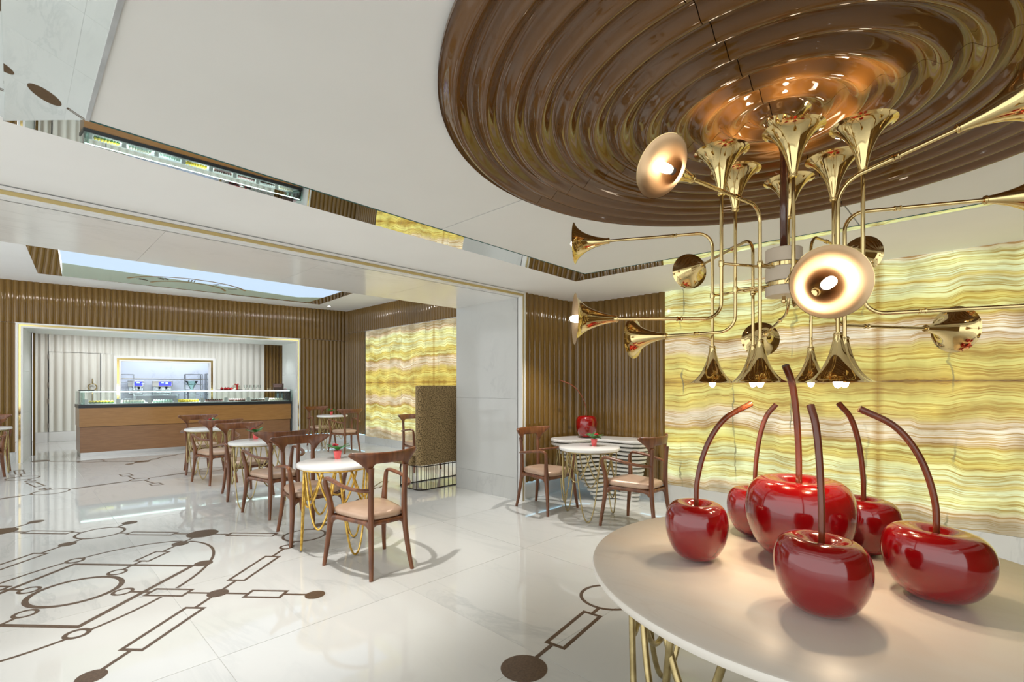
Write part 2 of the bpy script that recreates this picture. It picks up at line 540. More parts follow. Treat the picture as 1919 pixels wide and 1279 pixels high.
def dup(root, loc, rz, label=None, group=None):
    r = root.copy()
    COL.objects.link(r)
    r.location = loc
    r.rotation_euler = (0, 0, rz)
    if label:
        r['label'] = label
    if group:
        r['group'] = group
    for ch in list(root.children):
        c = ch.copy()
        COL.objects.link(c)
        c.parent = r
        for g in list(ch.children):
            d = g.copy()
            COL.objects.link(d)
            d.parent = c
    return r


def bez(pts, n=16):
    """Catmull-Rom through the points"""
    P = [Vector(p) for p in pts]
    P = [P[0] * 2 - P[1]] + P + [P[-1] * 2 - P[-2]]
    out = []
    seg = len(P) - 3
    for i in range(seg):
        a, b, c, d = P[i:i + 4]
        k = n // seg + 1
        for j in range(k):
            t = j / k
            out.append(0.5 * ((2 * b) + (c - a) * t + (2 * a - 5 * b + 4 * c - d) * t * t + (3 * b - a - 3 * c + d) * t ** 3))
    out.append(P[-2])
    return out


def lerp_list(vals, n):
    out = []
    for i in range(n):
        t = i / (n - 1) * (len(vals) - 1)
        k = min(int(t), len(vals) - 2)
        out.append(vals[k] + (vals[k + 1] - vals[k]) * (t - k))
    return out


def fluted(path, z0, z1, pitch, amp, per=10, side=1, phase=0.0):
    """Corrugated sheet along a plan polyline; ribs swell towards the left of the path if side = 1"""
    P = [Vector((x, y)) for x, y in path]
    seg = [(P[i + 1] - P[i]).length for i in range(len(P) - 1)]
    tot = sum(seg)
    n = max(2, int(round(tot / pitch)))
    cnt = n * per
    rows = [[], []]
    for i in range(cnt + 1):
        s = tot * i / cnt
        k, q = 0, s
        while k < len(seg) - 1 and q > seg[k]:
            q -= seg[k]
            k += 1
        t = (P[k + 1] - P[k]).normalized()
        # smoothed normal
        nn = Vector((-t.y, t.x)) * side
        p = P[k] + t * q
        c = abs(cos(pi * n * i / cnt + phase / 2)) ** 0.7
        off = amp * (2 * c - 1)
        p = p + nn * off
        rows[0].append((p.x, p.y, z0))
        rows[1].append((p.x, p.y, z1))
    return MB().grid(rows, flip=(side < 0))


# ------------------------------------------------------------------ floor: marble slabs and bronze inlay
floor = struct('floor')
MB().box(-3.4, 6.6, -3.2, 17.3, -0.06, -0.0012).build('floor_bed', 'grout', floor)
TS, GAP = 1.165, 0.0016
slab = None
for i in range(-4, 6):
    for j in range(-6, 13):
        x, y = 0.735 + i * TS, 2.81 + j * TS
        if x + TS / 2 < -3.0 or x > 6.3 or y > 16.4:
            continue
        if slab is None:
            h = TS / 2 - GAP
            slab = MB().box(-h, h, -h, h, -0.02, 0.0).build('slab', 'floor', floor)
            o = slab
        else:
            o = slab.copy()
            COL.objects.link(o)
        o.location = (x + TS / 2, y + TS / 2, 0)

IZ0 = 0.0010
IZ = IZ0


def step():
    global IZ
    IZ += 0.000006



def in_disc(x, y, r):
    step()
    MB().lathe([(r, -0.004), (r, IZ), (0, IZ)], 40, (x, y, 0)).build('inlay_disc', 'inlay', floor)


def in_ring(x, y, r, w=0.022):
    step()
    MB().lathe([(r, -0.004), (r, IZ), (r - w, IZ), (r - w, -0.004)], 48, (x, y, 0)).build('inlay_ring', 'inlay', floor)


def in_bar(p, q, w=0.022):
    step()
    p, q = Vector(p), Vector(q)
    t = (q - p).normalized()
    n = Vector((-t.y, t.x)) * w / 2
    MB().prism([tuple(p - n), tuple(q - n), tuple(q + n), tuple(p + n)], -0.004, IZ).build('inlay_bar', 'inlay', floor)


def in_frame(corners, w=0.022):
    step()
    c = [Vector(p) for p in corners]
    ctr = sum(c, Vector((0, 0))) / 4
    inner = []
    for i in range(4):
        e1 = (c[(i + 1) % 4] - c[i]).normalized()
        e0 = (c[i - 1] - c[i]).normalized()
        inner.append(c[i] + (e1 + e0) * w)
    v = [(p.x, p.y, IZ) for p in c] + [(p.x, p.y, IZ) for p in inner] + [(p.x, p.y, -0.004) for p in c] + [(p.x, p.y, -0.004) for p in inner]
    f = []
    for i in range(4):
        j = (i + 1) % 4
        f += [(i, j, 4 + j, 4 + i), (8 + i, 8 + j, j, i), (4 + i, 4 + j, 12 + j, 12 + i)]
    MB().add(v, f).build('inlay_frame', 'inlay', floor)


CX, CY = 0.297, 4.425
E1, E2 = Vector((cos(radians(42.0)), sin(radians(42.0)))), Vector((cos(radians(-48.0)), sin(radians(-48.0))))


def AB(a, b):
    return Vector((CX, CY)) + E1 * a + E2 * b


def rect_ab(a0, a1, b0, b1):
    in_frame([AB(a0, b0), AB(a1, b0), AB(a1, b1), AB(a0, b1)])


def disc_ab(a, b, r):
    p = AB(a, b)
    in_disc(p.x, p.y, r)


def ring_ab(a, b, r, w=0.022):
    p = AB(a, b)
    in_ring(p.x, p.y, r, w)


def bar_ab(a0, b0, a1, b1, w=0.022):
    in_bar(AB(a0, b0), AB(a1, b1), w)


ring_ab(0, 0, 0.262, 0.034)
SQ = 0.474
for (p, q) in (((SQ, SQ), (SQ, -SQ)), ((SQ, -SQ), (-SQ, -SQ)), ((-SQ, -SQ), (-SQ, SQ)), ((-SQ, SQ), (SQ, SQ))):
    d = Vector((q[0] - p[0], q[1] - p[1])).normalized() * 0.017
    bar_ab(p[0] - d.x, p[1] - d.y, q[0] + d.x, q[1] + d.y, 0.034)
# oval band
ov, of = [], []
NO = 280
for z in (IZ, -0.004):
    for rr in (0.0, 0.022):
        for k in range(NO):
            a = 2 * pi * k / NO
            p = AB((1.065 - rr) * cos(a), (0.665 - rr) * sin(a))
            ov.append((p.x, p.y, z))
for k in range(NO):
    k2 = (k + 1) % NO
    if abs(1.065 * cos(2 * pi * (k + 0.5) / NO)) < 0.063 or abs(0.665 * sin(2 * pi * (k + 0.5) / NO)) < 0.03:
        continue
    if min((Vector(ov[k][:2]) - Vector(c)).length for c in ((0.344, 5.195), (0.25, 3.655))) < 0.056:
        continue
    of += [(k, k2, NO + k2, NO + k), (2 * NO + k, 2 * NO + k2, k2, k), (NO + k, NO + k2, 3 * NO + k2, 3 * NO + k)]
MB().add(ov, of).build('inlay_oval', 'inlay', floor)
for sgn in (1, -1):
    ring_ab(0, 0.33 * sgn, 0.064, 0.022)
    ring_ab(0.33 * sgn, 0, 0.064, 0.022)
    # along the short axis
    bar_ab(0, 0.394 * sgn, 0, 0.52 * sgn)
    rect_ab(-0.062, 0.062, 0.515 * sgn, 0.79 * sgn)
    bar_ab(0, 0.79 * sgn, 0, 0.93 * sgn)
    disc_ab(0, 0.99 * sgn, 0.065)
    bar_ab(0, 1.05 * sgn, 0, 1.19 * sgn)
    rect_ab(-0.062, 0.062, 1.19 * sgn, 1.45 * sgn)
    bar_ab(0, 1.45 * sgn, 0, 1.60 * sgn)
    disc_ab(0, 1.655 * sgn, 0.064)
    # along the long axis
    bar_ab(0.394 * sgn, 0, 0.55 * sgn, 0)
    rect_ab(0.55 * sgn, 0.79 * sgn, -0.066, 0.066)
    bar_ab(0.79 * sgn, 0, 0.93 * sgn, 0)
    disc_ab(0.985 * sgn, 0, 0.064)
    bar_ab(1.04 * sgn, 0, 1.16 * sgn, 0)
    disc_ab(1.276 * sgn, 0, 0.13)
    # parallel chains
    for s2 in (1, -1):
        A = 1.262 * sgn
        bar_ab(A, 0.12 * s2, A, 0.255 * s2)
        rect_ab(A - 0.052, A + 0.052, 0.255 * s2, 0.71 * s2)
        bar_ab(A, 0.71 * s2, A, 0.80 * s2)
        if sgn < 0:
            disc_ab(A, 0.985 * s2, 0.15)
        else:
            ring_ab(A, 0.985 * s2, 0.193)
        if s2 < 0:
            bar_ab(A, 1.175 * s2, A, 1.27 * s2)
            rect_ab(A - 0.052, A + 0.052, 1.27 * s2, 1.725 * s2)
            bar_ab(A, 1.725 * s2, A, 1.86 * s2)
            disc_ab(A, 1.98 * s2, 0.13)
            disc_ab(1.6 * sgn, 1.98 * s2, 0.064)
            bar_ab(1.38 * sgn, 1.98 * s2, 1.55 * sgn, 1.98 * s2)
        disc_ab(1.6 * sgn, 0.985 * s2, 0.064)
        bar_ab(1.45 * sgn, 0.985 * s2, 1.55 * sgn, 0.985 * s2)
        (ring_ab if sgn * s2 > 0 else disc_ab)(0.935 * sgn, 0.985 * s2, 0.062)
        bar_ab(1.0 * sgn, 0.985 * s2, 1.08 * sgn, 0.985 * s2)
        bar_ab(0.875 * sgn, 0.985 * s2, 0.71 * sgn, 0.985 * s2)
        rect_ab(0.205 * sgn, 0.71 * sgn, 0.985 * s2 - 0.068, 0.985 * s2 + 0.068)
        bar_ab(0.205 * sgn, 0.985 * s2, 0.055 * sgn, 0.985 * s2)
for (x, y, k) in ((0.344, 5.195, 'r'), (0.25, 3.655, 'r'), (1.042, 4.39, 'd'), (-0.45, 4.46, 'd')):
    (in_ring(x, y, 0.064, 0.024) if k == 'r' else in_disc(x, y, 0.064))
bar_ab(1.66, 0.985, 3.35, 0.985)
rect_ab(3.35, 3.80, 0.925, 1.045)
# chain by the round table
in_disc(1.76, 1.623, 0.116)
in_bar((1.87, 1.64), (2.015, 1.66))
in_frame([(2.468, 1.773), (2.012, 1.706), (2.03, 1.58), (2.486, 1.645)], 0.022)
in_bar((2.477, 1.71), (2.56, 1.722))
in_ring(2.745, 1.765, 0.195)
in_bar((2.93, 1.80), (3.02, 1.815))
in_frame([(3.01, 1.875), (3.028, 1.752), (3.46, 1.82), (3.44, 1.943)], 0.022)
# chains deep in the far room
for (x, y, r) in ((0.10, 10.39, 0.195), (0.345, 8.79, 0.195), (1.005, 11.79, 0.195), (1.31, 8.985, 0.125), (2.30, 9.2, 0.19),
                  (2.55, 10.9, 0.195)):
    in_ring(x, y, r)
for (x, y, r) in ((0.352, 12.52, 0.13), (1.655, 11.07, 0.125), (1.441, 10.877, 0.06), (1.874, 11.273, 0.06), (2.60, 11.95, 0.06), (-0.65, 8.6, 0.17), (-1.05, 8.5, 0.11), (-1.35, 8.42, 0.08)):
    in_disc(x, y, r)
for q in ([(0.12, 9.855), (0.234, 9.858), (0.321, 9.36), (0.205, 9.335)], [(0.59, 8.80), (0.58, 8.86), (1.09, 8.965), (1.10, 8.905)],
          [(1.151, 9.705), (1.289, 9.707), (1.308, 9.475), (1.166, 9.475)], [(1.333, 8.508), (1.472, 8.49), (1.486, 8.295), (1.347, 8.3)],
          [(1.57, 9.03), (1.56, 9.09), (1.98, 9.18), (1.99, 9.12)], [(0.47, 12.29), (0.55, 12.33), (0.89, 11.95), (0.82, 11.90)],
          [(1.14, 11.57), (1.22, 11.62), (1.55, 11.24), (1.48, 11.19)], [(1.98, 11.37), (1.94, 11.44), (2.26, 11.70), (2.30, 11.63)],
          [(-0.42, 8.57), (-0.43, 8.63), (0.05, 8.75), (0.06, 8.69)], [(0.0, 11.4), (0.12, 11.42), (0.14, 10.9), (0.02, 10.88)]):
    in_frame(q, 0.02)
for p, q in (((0.15, 10.2), (0.19, 10.07)), ((0.29, 9.2), (0.31, 8.98)), ((0.53, 8.82), (0.585, 8.83)), ((1.095, 8.93), (1.19, 8.955)),
             ((1.235, 9.47), (1.26, 9.11)), ((1.35, 8.86), (1.4, 8.5)), ((1.43, 9.02), (1.565, 9.06)), ((1.98, 9.14), (2.12, 9.17)),
             ((0.43, 12.41), (0.51, 12.31)), ((0.85, 11.93), (0.88, 11.9)), ((1.14, 11.64), (1.18, 11.6)), ((1.51, 11.22), (1.58, 11.15)),
             ((1.75, 11.15), (1.83, 11.24)), ((1.55, 10.97), (1.47, 10.9)), ((1.92, 11.31), (1.97, 11.38)), ((2.29, 11.68), (2.55, 11.9)),
             ((0.06, 8.73), (0.15, 8.75)), ((0.08, 10.88), (0.09, 10.58))):
    in_bar(p, q, 0.02)
for x, y in ((0.175, 10.0), (0.3, 9.09)):
    in_ring(x, y, 0.065, 0.02)

# ------------------------------------------------------------------ near ceiling
ZC, ZP = 2.535, 2.488
HO = [(-0.03, 3.002), (4.257, 3.16), (4.325, -1.85), (-0.03, -1.85)]      # hole in the outer ring
HI = [(0.212, 2.626), (3.878, 2.769), (4.10, -1.50), (0.212, -1.50)]    # floating centre panel
ceiling = struct('ceiling')
OUT = [(-1.45, 4.0), (5.62, 4.0), (5.62, -2.95), (-1.45, -2.95)]
for i in range(4):
    j = (i + 1) % 4
    MB().prism([OUT[i], OUT[j], HO[j], HO[i]], ZC, ZC + 0.10).build('ceiling_border', 'plaster_rim', ceiling)
for i in range(4):
    j = (i + 1) % 4
    a, b, c, d = HO[i], HO[j], HI[j], HI[i]
    v = [(*a, ZC - 0.002), (*b, ZC - 0.002), (*c, ZP + 0.001), (*d, ZP + 0.001)]
    v += [(x, y, z + 0.02) for x, y, z in v]
    MB().add(v, [(0, 1, 2, 3), (7, 6, 5, 4), (0, 4, 5, 1), (1, 5, 6, 2), (2, 6, 7, 3), (3, 7, 4, 0)]).build('mirror_strip', 'mirror', ceiling)
    MB().tube([(*HI[i], ZP + 0.002), (*HI[j], ZP + 0.002)], 0.006, 6).build('mirror_edge', 'mirror_edge', ceiling)
DCX, DCY, DR = 2.09, 0.575, 1.315
JX, JY, g = 2.075, 0.590, 0.004


def yl(x):
    return HI[0][1] + (HI[1][1] - HI[0][1]) * (x - HI[0][0]) / (HI[1][0] - HI[0][0])


def xr(y):
    return HI[1][0] + (HI[2][0] - HI[1][0]) * (y - HI[1][1]) / (HI[2][1] - HI[1][1])


for q in ([(0.212, JY + g), (JX - g, JY + g), (JX - g, yl(JX)), HI[0]], [(JX + g, JY + g), (xr(JY), JY + g), HI[1], (JX + g, yl(JX))],
          [(JX + g, -1.50), HI[2], (xr(JY), JY - g), (JX + g, JY - g)], [(0.212, -1.50), (JX - g, -1.50), (JX - g, JY - g), (0.212, JY - g)]):
    MB().prism(q, ZP, ZP + 0.05).build('ceiling_panel', 'plaster', ceiling)
MB().box(0.3, 3.8, -1.4, 2.6, ZP + 0.055, ZP + 0.08).build('ceiling_backing', 'inlay', ceiling)
# mirrored bay at the left of the ceiling
MB().box(-1.35, -0.025, -1.8, 2.95, ZC - 0.006, ZC - 0.001).build('mirror_panel', 'mirror', ceiling)
MB().box(0.204, 0.218, -1.50, 2.626, ZP - 0.005, ZP + 0.02).build('mirror_trim', 'steel', ceiling)

# rippled brown disc, four sectors
disc = thing('ceiling_disc', 'large round rippled brown lacquer disc set in the ceiling above the brass lamp', 'ceiling panel', (DCX, DCY, 2.484))
LAM = DR / 12
for s in range(4):
    rows = []
    a0, a1 = s * pi / 2, (s + 1) * pi / 2
    NR, NA = 132, 52
    for i in range(NR + 1):
        r = 0.02 + (DR - 0.02) * i / NR
        ga = 0.0015 / r
        z = -0.026 + 0.018 * cos(2 * pi * r / LAM)
        rows.append([(r * cos(a0 + ga + (a1 - a0 - 2 * ga) * k / NA), r * sin(a0 + ga + (a1 - a0 - 2 * ga) * k / NA), z) for k in range(NA + 1)])
    # rim and thickness
    for r, z in ((DR + 0.004, -0.016), (DR + 0.004, 0.0)):
        ga = 0.0015 / r
        rows.append([(r * cos(a0 + ga + (a1 - a0 - 2 * ga) * k / NA), r * sin(a0 + ga + (a1 - a0 - 2 * ga) * k / NA), z) for k in range(NA + 1)])
    mb = MB().grid(rows, flip=True)
    # side walls along the seams
    for k in (0, NA):
        mb.grid([[rows[i][k] for i in range(NR + 1)], [(rows[i][k][0], rows[i][k][1], 0.0) for i in range(NR + 1)]])
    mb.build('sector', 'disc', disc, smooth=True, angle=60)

# ------------------------------------------------------------------ portal between the rooms
portal = struct('wall_portal')
ZS = 2.466
# pillar with marble cladding in three courses
core = MB().box(4.285, 4.60, 4.06, 5.19, 0, 3.3)
core.build('wall_core', 'plaster', portal)
for z0, z1 in ((0.0, 0.27), (0.272, 1.235), (1.237, ZS)):
    MB().box(4.262, 4.285, 4.03, 5.198, z0, z1).build('cladding_panel', 'marble', portal)
# soffit cladding
xs = [-1.45, -0.45, 0.733, 1.89, 3.06, 4.262]
for a, b in zip(xs, xs[1:]):
    MB().box(a + 0.001, b - 0.001, 4.03, 5.198, ZS, ZS + 0.03).build('soffit_panel', 'marble_soffit_lit', portal)
MB().box(-1.45, 4.7, 4.10, 5.19, ZS + 0.03, 3.35).build('wall_beam', 'plaster_far', portal)
# white / gold / white frame on the room side
for (w0, w1, mm, y0) in ((0.0, 0.020, 'white_trim', 3.960), (0.020, 0.048, 'gold_satin', 3.972), (0.048, 0.062, 'white_trim', 3.962)):
    zt = 2.528
    MB().box(-1.45, 4.262 + 0.062 - w0, y0, 4.04, zt - w1, zt - w0).build('portal_frame', mm, portal)
    MB().box(4.262 + 0.062 - w1, 4.262 + 0.062 - w0, y0, 4.04, 0, zt - w1).build('portal_frame', mm, portal)

# ------------------------------------------------------------------ alcove wall with rounded fluted corner, plinth
alcove = struct('wall_alcove')
path = [(4.325, 3.995)]
RC = 0.42
for k in range(11):
    a = pi / 2 - (pi / 2) * k / 10
    path.append((5.485 - RC + RC * cos(a), 3.995 - RC + RC * sin(a)))
path.append((5.485, 2.74))
fluted(path, 0.215, 2.537, 0.098, 0.019, side=-1, phase=pi).build('fluted_panel', 'lacquer', alcove, smooth=True)


def offset_path(path, d):
    out = []
    for i, p in enumerate(path):
        a, b = Vector(path[max(0, i - 1)]), Vector(path[min(len(path) - 1, i + 1)])
        t = (b - a).normalized()
        out.append((p[0] + t.y * d, p[1] - t.x * d))
    return out


bb = struct('baseboard_alcove')
pi_, po = offset_path(path, -0.034), offset_path(path, -0.05)
rows = [[(x, y, 0) for x, y in pi_], [(x, y, 0.2149) for x, y in pi_], [(x, y, 0.2149) for x, y in po]]
MB().grid(rows).build('plinth', 'white_trim', bb, smooth=False)
q = offset_path(path, -0.033)
q2 = offset_path(path, -0.0195)
MB().grid([[(x, y, 0.213) for x, y in q], [(x, y, 0.213) for x, y in q2]]).build('led_strip', 'led_blue', bb)
MB().box(4.60, 4.66, 4.022, 4.028, 0.07, 0.16).build('socket_plate', 'steel', bb)
MB().prism([(4.3, 4.08), (5.60, 4.08), (5.60, 2.75), (5.55, 2.75), (5.55, 4.055), (4.3, 4.055)], 0, 2.537).build('wall_core', 'plaster', alcove)

# ------------------------------------------------------------------ right wall: backlit onyx slabs
wr = struct('wall_right')
for y0, y1 in ((0.673, 2.738), (-1.396, 0.669)):
    for z0, z1 in ((0.212, 1.437), (1.441, 2.545)):
        MB().box(5.48, 5.50, y0, y1, z0, z1).build('onyx_slab', 'onyx_near', wr)
MB().box(5.502, 5.6, -2.9, 2.74, 0, 2.6).build('wall_core', 'grout', wr)
br = struct('baseboard_right')
for y0, y1 in ((1.7, 2.738), (0.53, 1.698), (-0.64, 0.528), (-1.396, -0.642)):
    MB().box(5.478, 5.5, y0, y1, 0, 0.209).build('plinth', 'marble', br)
fluted([(5.485, -1.40), (5.485, -2.75)], 0.0, 2.537, 0.098, 0.019, side=-1).build('fluted_panel', 'lacquer', wr, smooth=True)
wb = struct('wall_front')
fluted([(5.48, -2.78), (0.4, -2.78)], 0.0, 2.537, 0.098, 0.019, side=-1).build('fluted_panel', 'lacquer', wb, smooth=True)
MB().box(0.4, 5.6, -2.9, -2.81, 0, 2.6).build('wall_core', 'plaster', wb)

# ------------------------------------------------------------------ far room
SL = -0.1331                                      # the back wall runs slightly askew


def by(x, off=0.0):
    return 12.485 + off + SL * x


def bx_box(x0, x1, o0, o1, z0, z1):
    """box whose faces follow the askew back wall"""
    return MB().prism([(x0, by(x0, o0)), (x1, by(x1, o0)), (x1, by(x1, o1)), (x0, by(x0, o1))], z0, z1)


cf = struct('ceiling_far')
ZF = 3.3
TO = [(0.291, 11.457), (4.993, 11.122), (4.70, 7.0), (-0.06, 7.0)]
OF = [(-3.4, 13.4), (6.1, 12.2), (6.1, 5.19), (-3.4, 5.19)]
for i in range(4):
    j = (i + 1) % 4
    MB().prism([OF[i], OF[j], TO[j], TO[i]], ZF, ZF + 0.1).build('ceiling_border', 'plaster_far', cf)
ZI = 3.28
TI = [(0.585, 11.32), (4.64, 10.90), (4.50, 7.3), (0.30, 7.3)]
for i in range(4):
    j = (i + 1) % 4
    a, b, c, d = TO[i], TO[j], TI[j], TI[i]
    v = [(*a, ZF - 0.002), (*b, ZF - 0.002), (*c, ZI), (*d, ZI)]
    v += [(x, y, z + 0.02) for x, y, z in v]
    MB().add(v, [(0, 1, 2, 3), (7, 6, 5, 4), (0, 4, 5, 1), (1, 5, 6, 2), (2, 6, 7, 3), (3, 7, 4, 0)]).build('mirror_strip', 'mirror', cf)
MB().prism([(0.30, 7.3), (4.50, 7.3), (4.61, 10.08), (4.2, 10.44), (0.52, 10.10)], ZI + 0.002, ZI + 0.03).build('light_panel', 'light_panel', cf)
MB().prism([(0.52, 10.105), (4.2, 10.445), (4.612, 10.085), (4.64, 10.90), (0.585, 11.32)], ZI + 0.0005, ZI + 0.03).build('mirror_panel', 'green_reflection', cf)

# clock face reflected in the ceiling panel, modelled as solid rings and numerals
clock = thing('clock_reflection', 'reflection of a gold ring clock face with roman numerals, modelled on the green ceiling of the far room', 'clock', (2.34, 10.95, ZI - 0.001))


def arc_band(r0, r1, a0, a1, n, name, mm):
    rows = []
    for r in (r0, r1):
        rows.append([(r * cos(a0 + (a1 - a0) * k / n), r * sin(a0 + (a1 - a0) * k / n), -0.004) for k in range(n + 1)])
    top = [[(x, y, 0.0) for x, y, z in row] for row in rows]
    MB().grid([top[0], rows[0], rows[1], top[1]]).build(name, mm, clock)


arc_band(0.955, 1.0, radians(195), radians(332), 60, 'outer_ring', 'clock_gold')
arc_band(0.59, 0.63, radians(192), radians(345), 50, 'inner_ring', 'clock_gold')


def numeral(txt, ang, rad=0.8, h=0.16):
    """strokes of a roman numeral, read from below, foot to the centre"""
    u = Vector((cos(ang), sin(ang)))            # outwards = up of the numeral
    w = Vector((u.y, -u.x)) * -1.0
    x = 0.0
    strokes = []
    for ch in txt:
        if ch == 'I':
            strokes.append(((x, -h / 2), (x, h / 2)))
            x += 0.045
        elif ch == 'V':
            strokes += [((x + 0.03, -h / 2), (x - 0.01, h / 2)), ((x + 0.03, -h / 2), (x + 0.07, h / 2))]
            x += 0.10
        else:
            strokes += [((x - 0.01, -h / 2), (x + 0.07, h / 2)), ((x + 0.07, -h / 2), (x - 0.01, h / 2))]
            x += 0.10
    mid = (x - 0.045) / 2
    mb = MB()
    for p, q in strokes:
        pp = [u * (rad + b) + w * (a - mid) for a, b in (p, q)]
        t = (pp[1] - pp[0]).normalized()
        n = Vector((-t.y, t.x)) * 0.009
        mb.prism([tuple(pp[0] - n), tuple(pp[1] - n), tuple(pp[1] + n), tuple(pp[0] + n)], -0.004, 0)
    mb.build('numeral', 'inlay', clock)


for k, t in ((0, 'III'), (1, 'II'), (2, 'I'), (-1, 'IV'), (-2, 'V')):
    numeral(t, radians(262 + 30 * k))

# back wall with lower and upper fluted panels around the opening
wbk = struct('wall_back')
XL, XR, ZT = 0.037, 4.83, 2.536


def flute_back(x0, x1, z0, z1):
    p = [(x0, by(x0, 0.0)), (x1, by(x1, 0.0))]
    fluted(p, z0, z1, 0.092, 0.018, per=8, side=-1).build('fluted_panel', 'lacquer', wbk, smooth=True)


flute_back(-3.0, XL, 2.54, 3.3)
flute_back(XL, XR, 2.54, 3.3)
flute_back(XR, 5.97, 2.54, 3.3)
flute_back(-3.0, XL - 0.005, 0.2, 2.533)
flute_back(XR + 0.005, 5.97, 0.2, 2.533)
bx_box(-3.0, XL - 0.02, 0.035, 0.3, 0, 3.3).build('wall_core', 'plaster_far', wbk)
bx_box(XR + 0.02, 6.05, 0.035, 0.3, 0, 3.3).build('wall_core', 'plaster_far', wbk)
bx_box(XL, XR, 0.035, 1.2, 2.56, 3.3).build('wall_beam', 'plaster_far', wbk)
bbk = struct('baseboard_back')
bx_box(-3.0, XL, -0.01, 0.03, 0, 0.198).build('plinth', 'marble', bbk)
bx_box(XR, 5.97, -0.01, 0.03, 0, 0.198).build('plinth', 'white_trim', bbk)
bx_box(XR, 5.97, -0.016, -0.012, 0.200, 0.206).build('led_strip', 'led_blue', bbk)
# frame of the opening: white, gold, white
tb = struct('trim_1')
for (w0, w1, mm, o0) in ((0.0, 0.027, 'white_trim', -0.045), (0.027, 0.058, 'gold', -0.03), (0.058, 0.086, 'white_trim', -0.045)):
    bx_box(XL + w0, XL + w1, o0, 0.05, 0, ZT - w0).build('frame_strip', mm, tb)
    bx_box(XR - w1, XR - w0, o0, 0.05, 0, ZT - w0).build('frame_strip', mm, tb)
    bx_box(XL + w1, XR - w1, o0, 0.05, ZT - w1, ZT - w0).build('frame_strip', mm, tb)
# marble reveal of the opening
wj = struct('wall_reveal')


def rv_box(x0, x1, o0, o1, z0, z1):
    k = 0.119
    return MB().prism([(x0 + k * o0, by(x0, o0)), (x1 + k * o0, by(x1, o0)), (x1 + k * o1, by(x1, o1)), (x0 + k * o1, by(x0, o1))], z0, z1)


for z0, z1 in ((0.0, 0.45), (0.452, 0.9), (0.902, 1.67), (1.672, 2.45)):
    rv_box(XL + 0.062, XL + 0.082, 0.05, 1.25, z0, z1).build('cladding_panel', 'marble_reveal', wj)
    rv_box(XR - 0.082, XR - 0.062, 0.05, 1.25, z0, z1).build('cladding_panel', 'marble_reveal', wj)
rv_box(XL - 0.02, XL + 0.062, 0.3, 1.25, 0, 2.5).build('wall_core', 'plaster_far', wj)
rv_box(XR - 0.062, XR + 0.02, 0.3, 1.25, 0, 2.5).build('wall_core', 'plaster_far', wj)
for q in range(4):
    a, b = XL + 0.062 + (XR - XL - 0.124) * q / 4, XL + 0.062 + (XR - XL - 0.124) * (q + 1) / 4
    rv_box(a + 0.001, b - 0.001, 0.05, 1.25, 2.45, 2.48).build('soffit_panel', 'marble_reveal', wj)

# white fluted wall of the pastry kitchen, with a door and a framed pass-through window
wk = struct('wall_kitchen')
KO = 4.2
WX0, WX1, WZ0, WZ1 = 1.905, 4.06, 0.95, 2.13


def flute_k(x0, x1, z0, z1, mm='white_lacquer', pitch=0.165):
    fluted([(x0, by(x0, KO)), (x1, by(x1, KO))], z0, z1, pitch, 0.028, per=8, side=-1).build('fluted_panel', mm, wk, smooth=True)


flute_k(0.62, WX0 - 0.02, 2.24, 2.9)
flute_k(1.60, WX0 - 0.02, 0.25, 2.236)
flute_k(WX0 - 0.02, WX1 + 0.02, WZ1 + 0.02, 2.9)
flute_k(WX1 + 0.02, 5.42, 0.25, 2.9)
flute_k(WX0 - 0.02, WX1 + 0.02, 0.25, WZ0 - 0.02)
flute_k(0.36, 0.60, 0.25, 2.9)
flute_k(5.42, 6.2, 0.0, 2.9, 'lacquer', 0.1)
MB().box(0.27, 0.31, 13.6, by(0.33, KO), 0, 2.9).build('wall_return', 'lacquer', wk)
bx_box(0.33, WX0 - 0.1, KO + 0.04, KO + 0.1, 0, 2.9).build('wall_core', 'plaster_far', wk)
bx_box(WX1 + 0.1, 6.3, KO + 0.04, KO + 0.1, 0, 2.9).build('wall_core', 'plaster_far', wk)
bx_box(0.33, 6.3, KO - 0.03, KO + 0.03, 0, 0.245).build('baseboard', 'white_trim', wk)
MB().box(-0.2, 6.5, 13.0, 17.2, 2.9, 3.0).build('ceiling_kitchen', 'plaster_far', wk)
fluted([(6.2, 12.6), (6.2, by(6.2, KO))], 0, 2.9, 0.1, 0.018, side=1).build('fluted_panel', 'lacquer', wk, smooth=True)
# door leaf
dk = struct('door_1')
fluted([(0.625, by(0.625, KO - 0.004)), (1.575, by(1.575, KO - 0.004))], 0.25, 2.23, 0.165, 0.028, per=8, side=-1).build('door_leaf', 'white_lacquer', dk, smooth=True)
bx_box(0.625, 1.575, KO - 0.036, KO - 0.03, 0.006, 0.245).build('kick_panel', 'white_trim', dk)
for z in (0.35, 0.95, 1.35, 2.05):
    bx_box(0.59, 0.615, KO - 0.05, KO + 0.01, z, z + 0.12).build('hinge', 'steel', dk)
bx_box(0.60, 0.607, KO - 0.034, KO + 0.02, 0, 2.24).build('jamb_line', 'black', dk)
hx, hy = 1.42, by(1.42, KO - 0.09)
hd = MB()
hd.tube([(hx + 0.085 * cos(a * pi / 12), hy, 1.36 + 0.085 * sin(a * pi / 12)) for a in range(24)], 0.013, 8, closed=True)
hd.tube([(hx, hy, 1.445), (hx, hy, 1.58)], 0.012, 8)
hd.tube([(hx, hy, 1.275), (hx, hy, 1.0)], 0.016, 8)
hd.tube([(hx, hy, 1.52), (hx, hy + 0.08, 1.52)], 0.008, 8)
hd.tube([(hx, hy, 1.05), (hx, hy + 0.08, 1.05)], 0.008, 8)
hd.build('door_handle', 'brass_dull', dk, smooth=True)
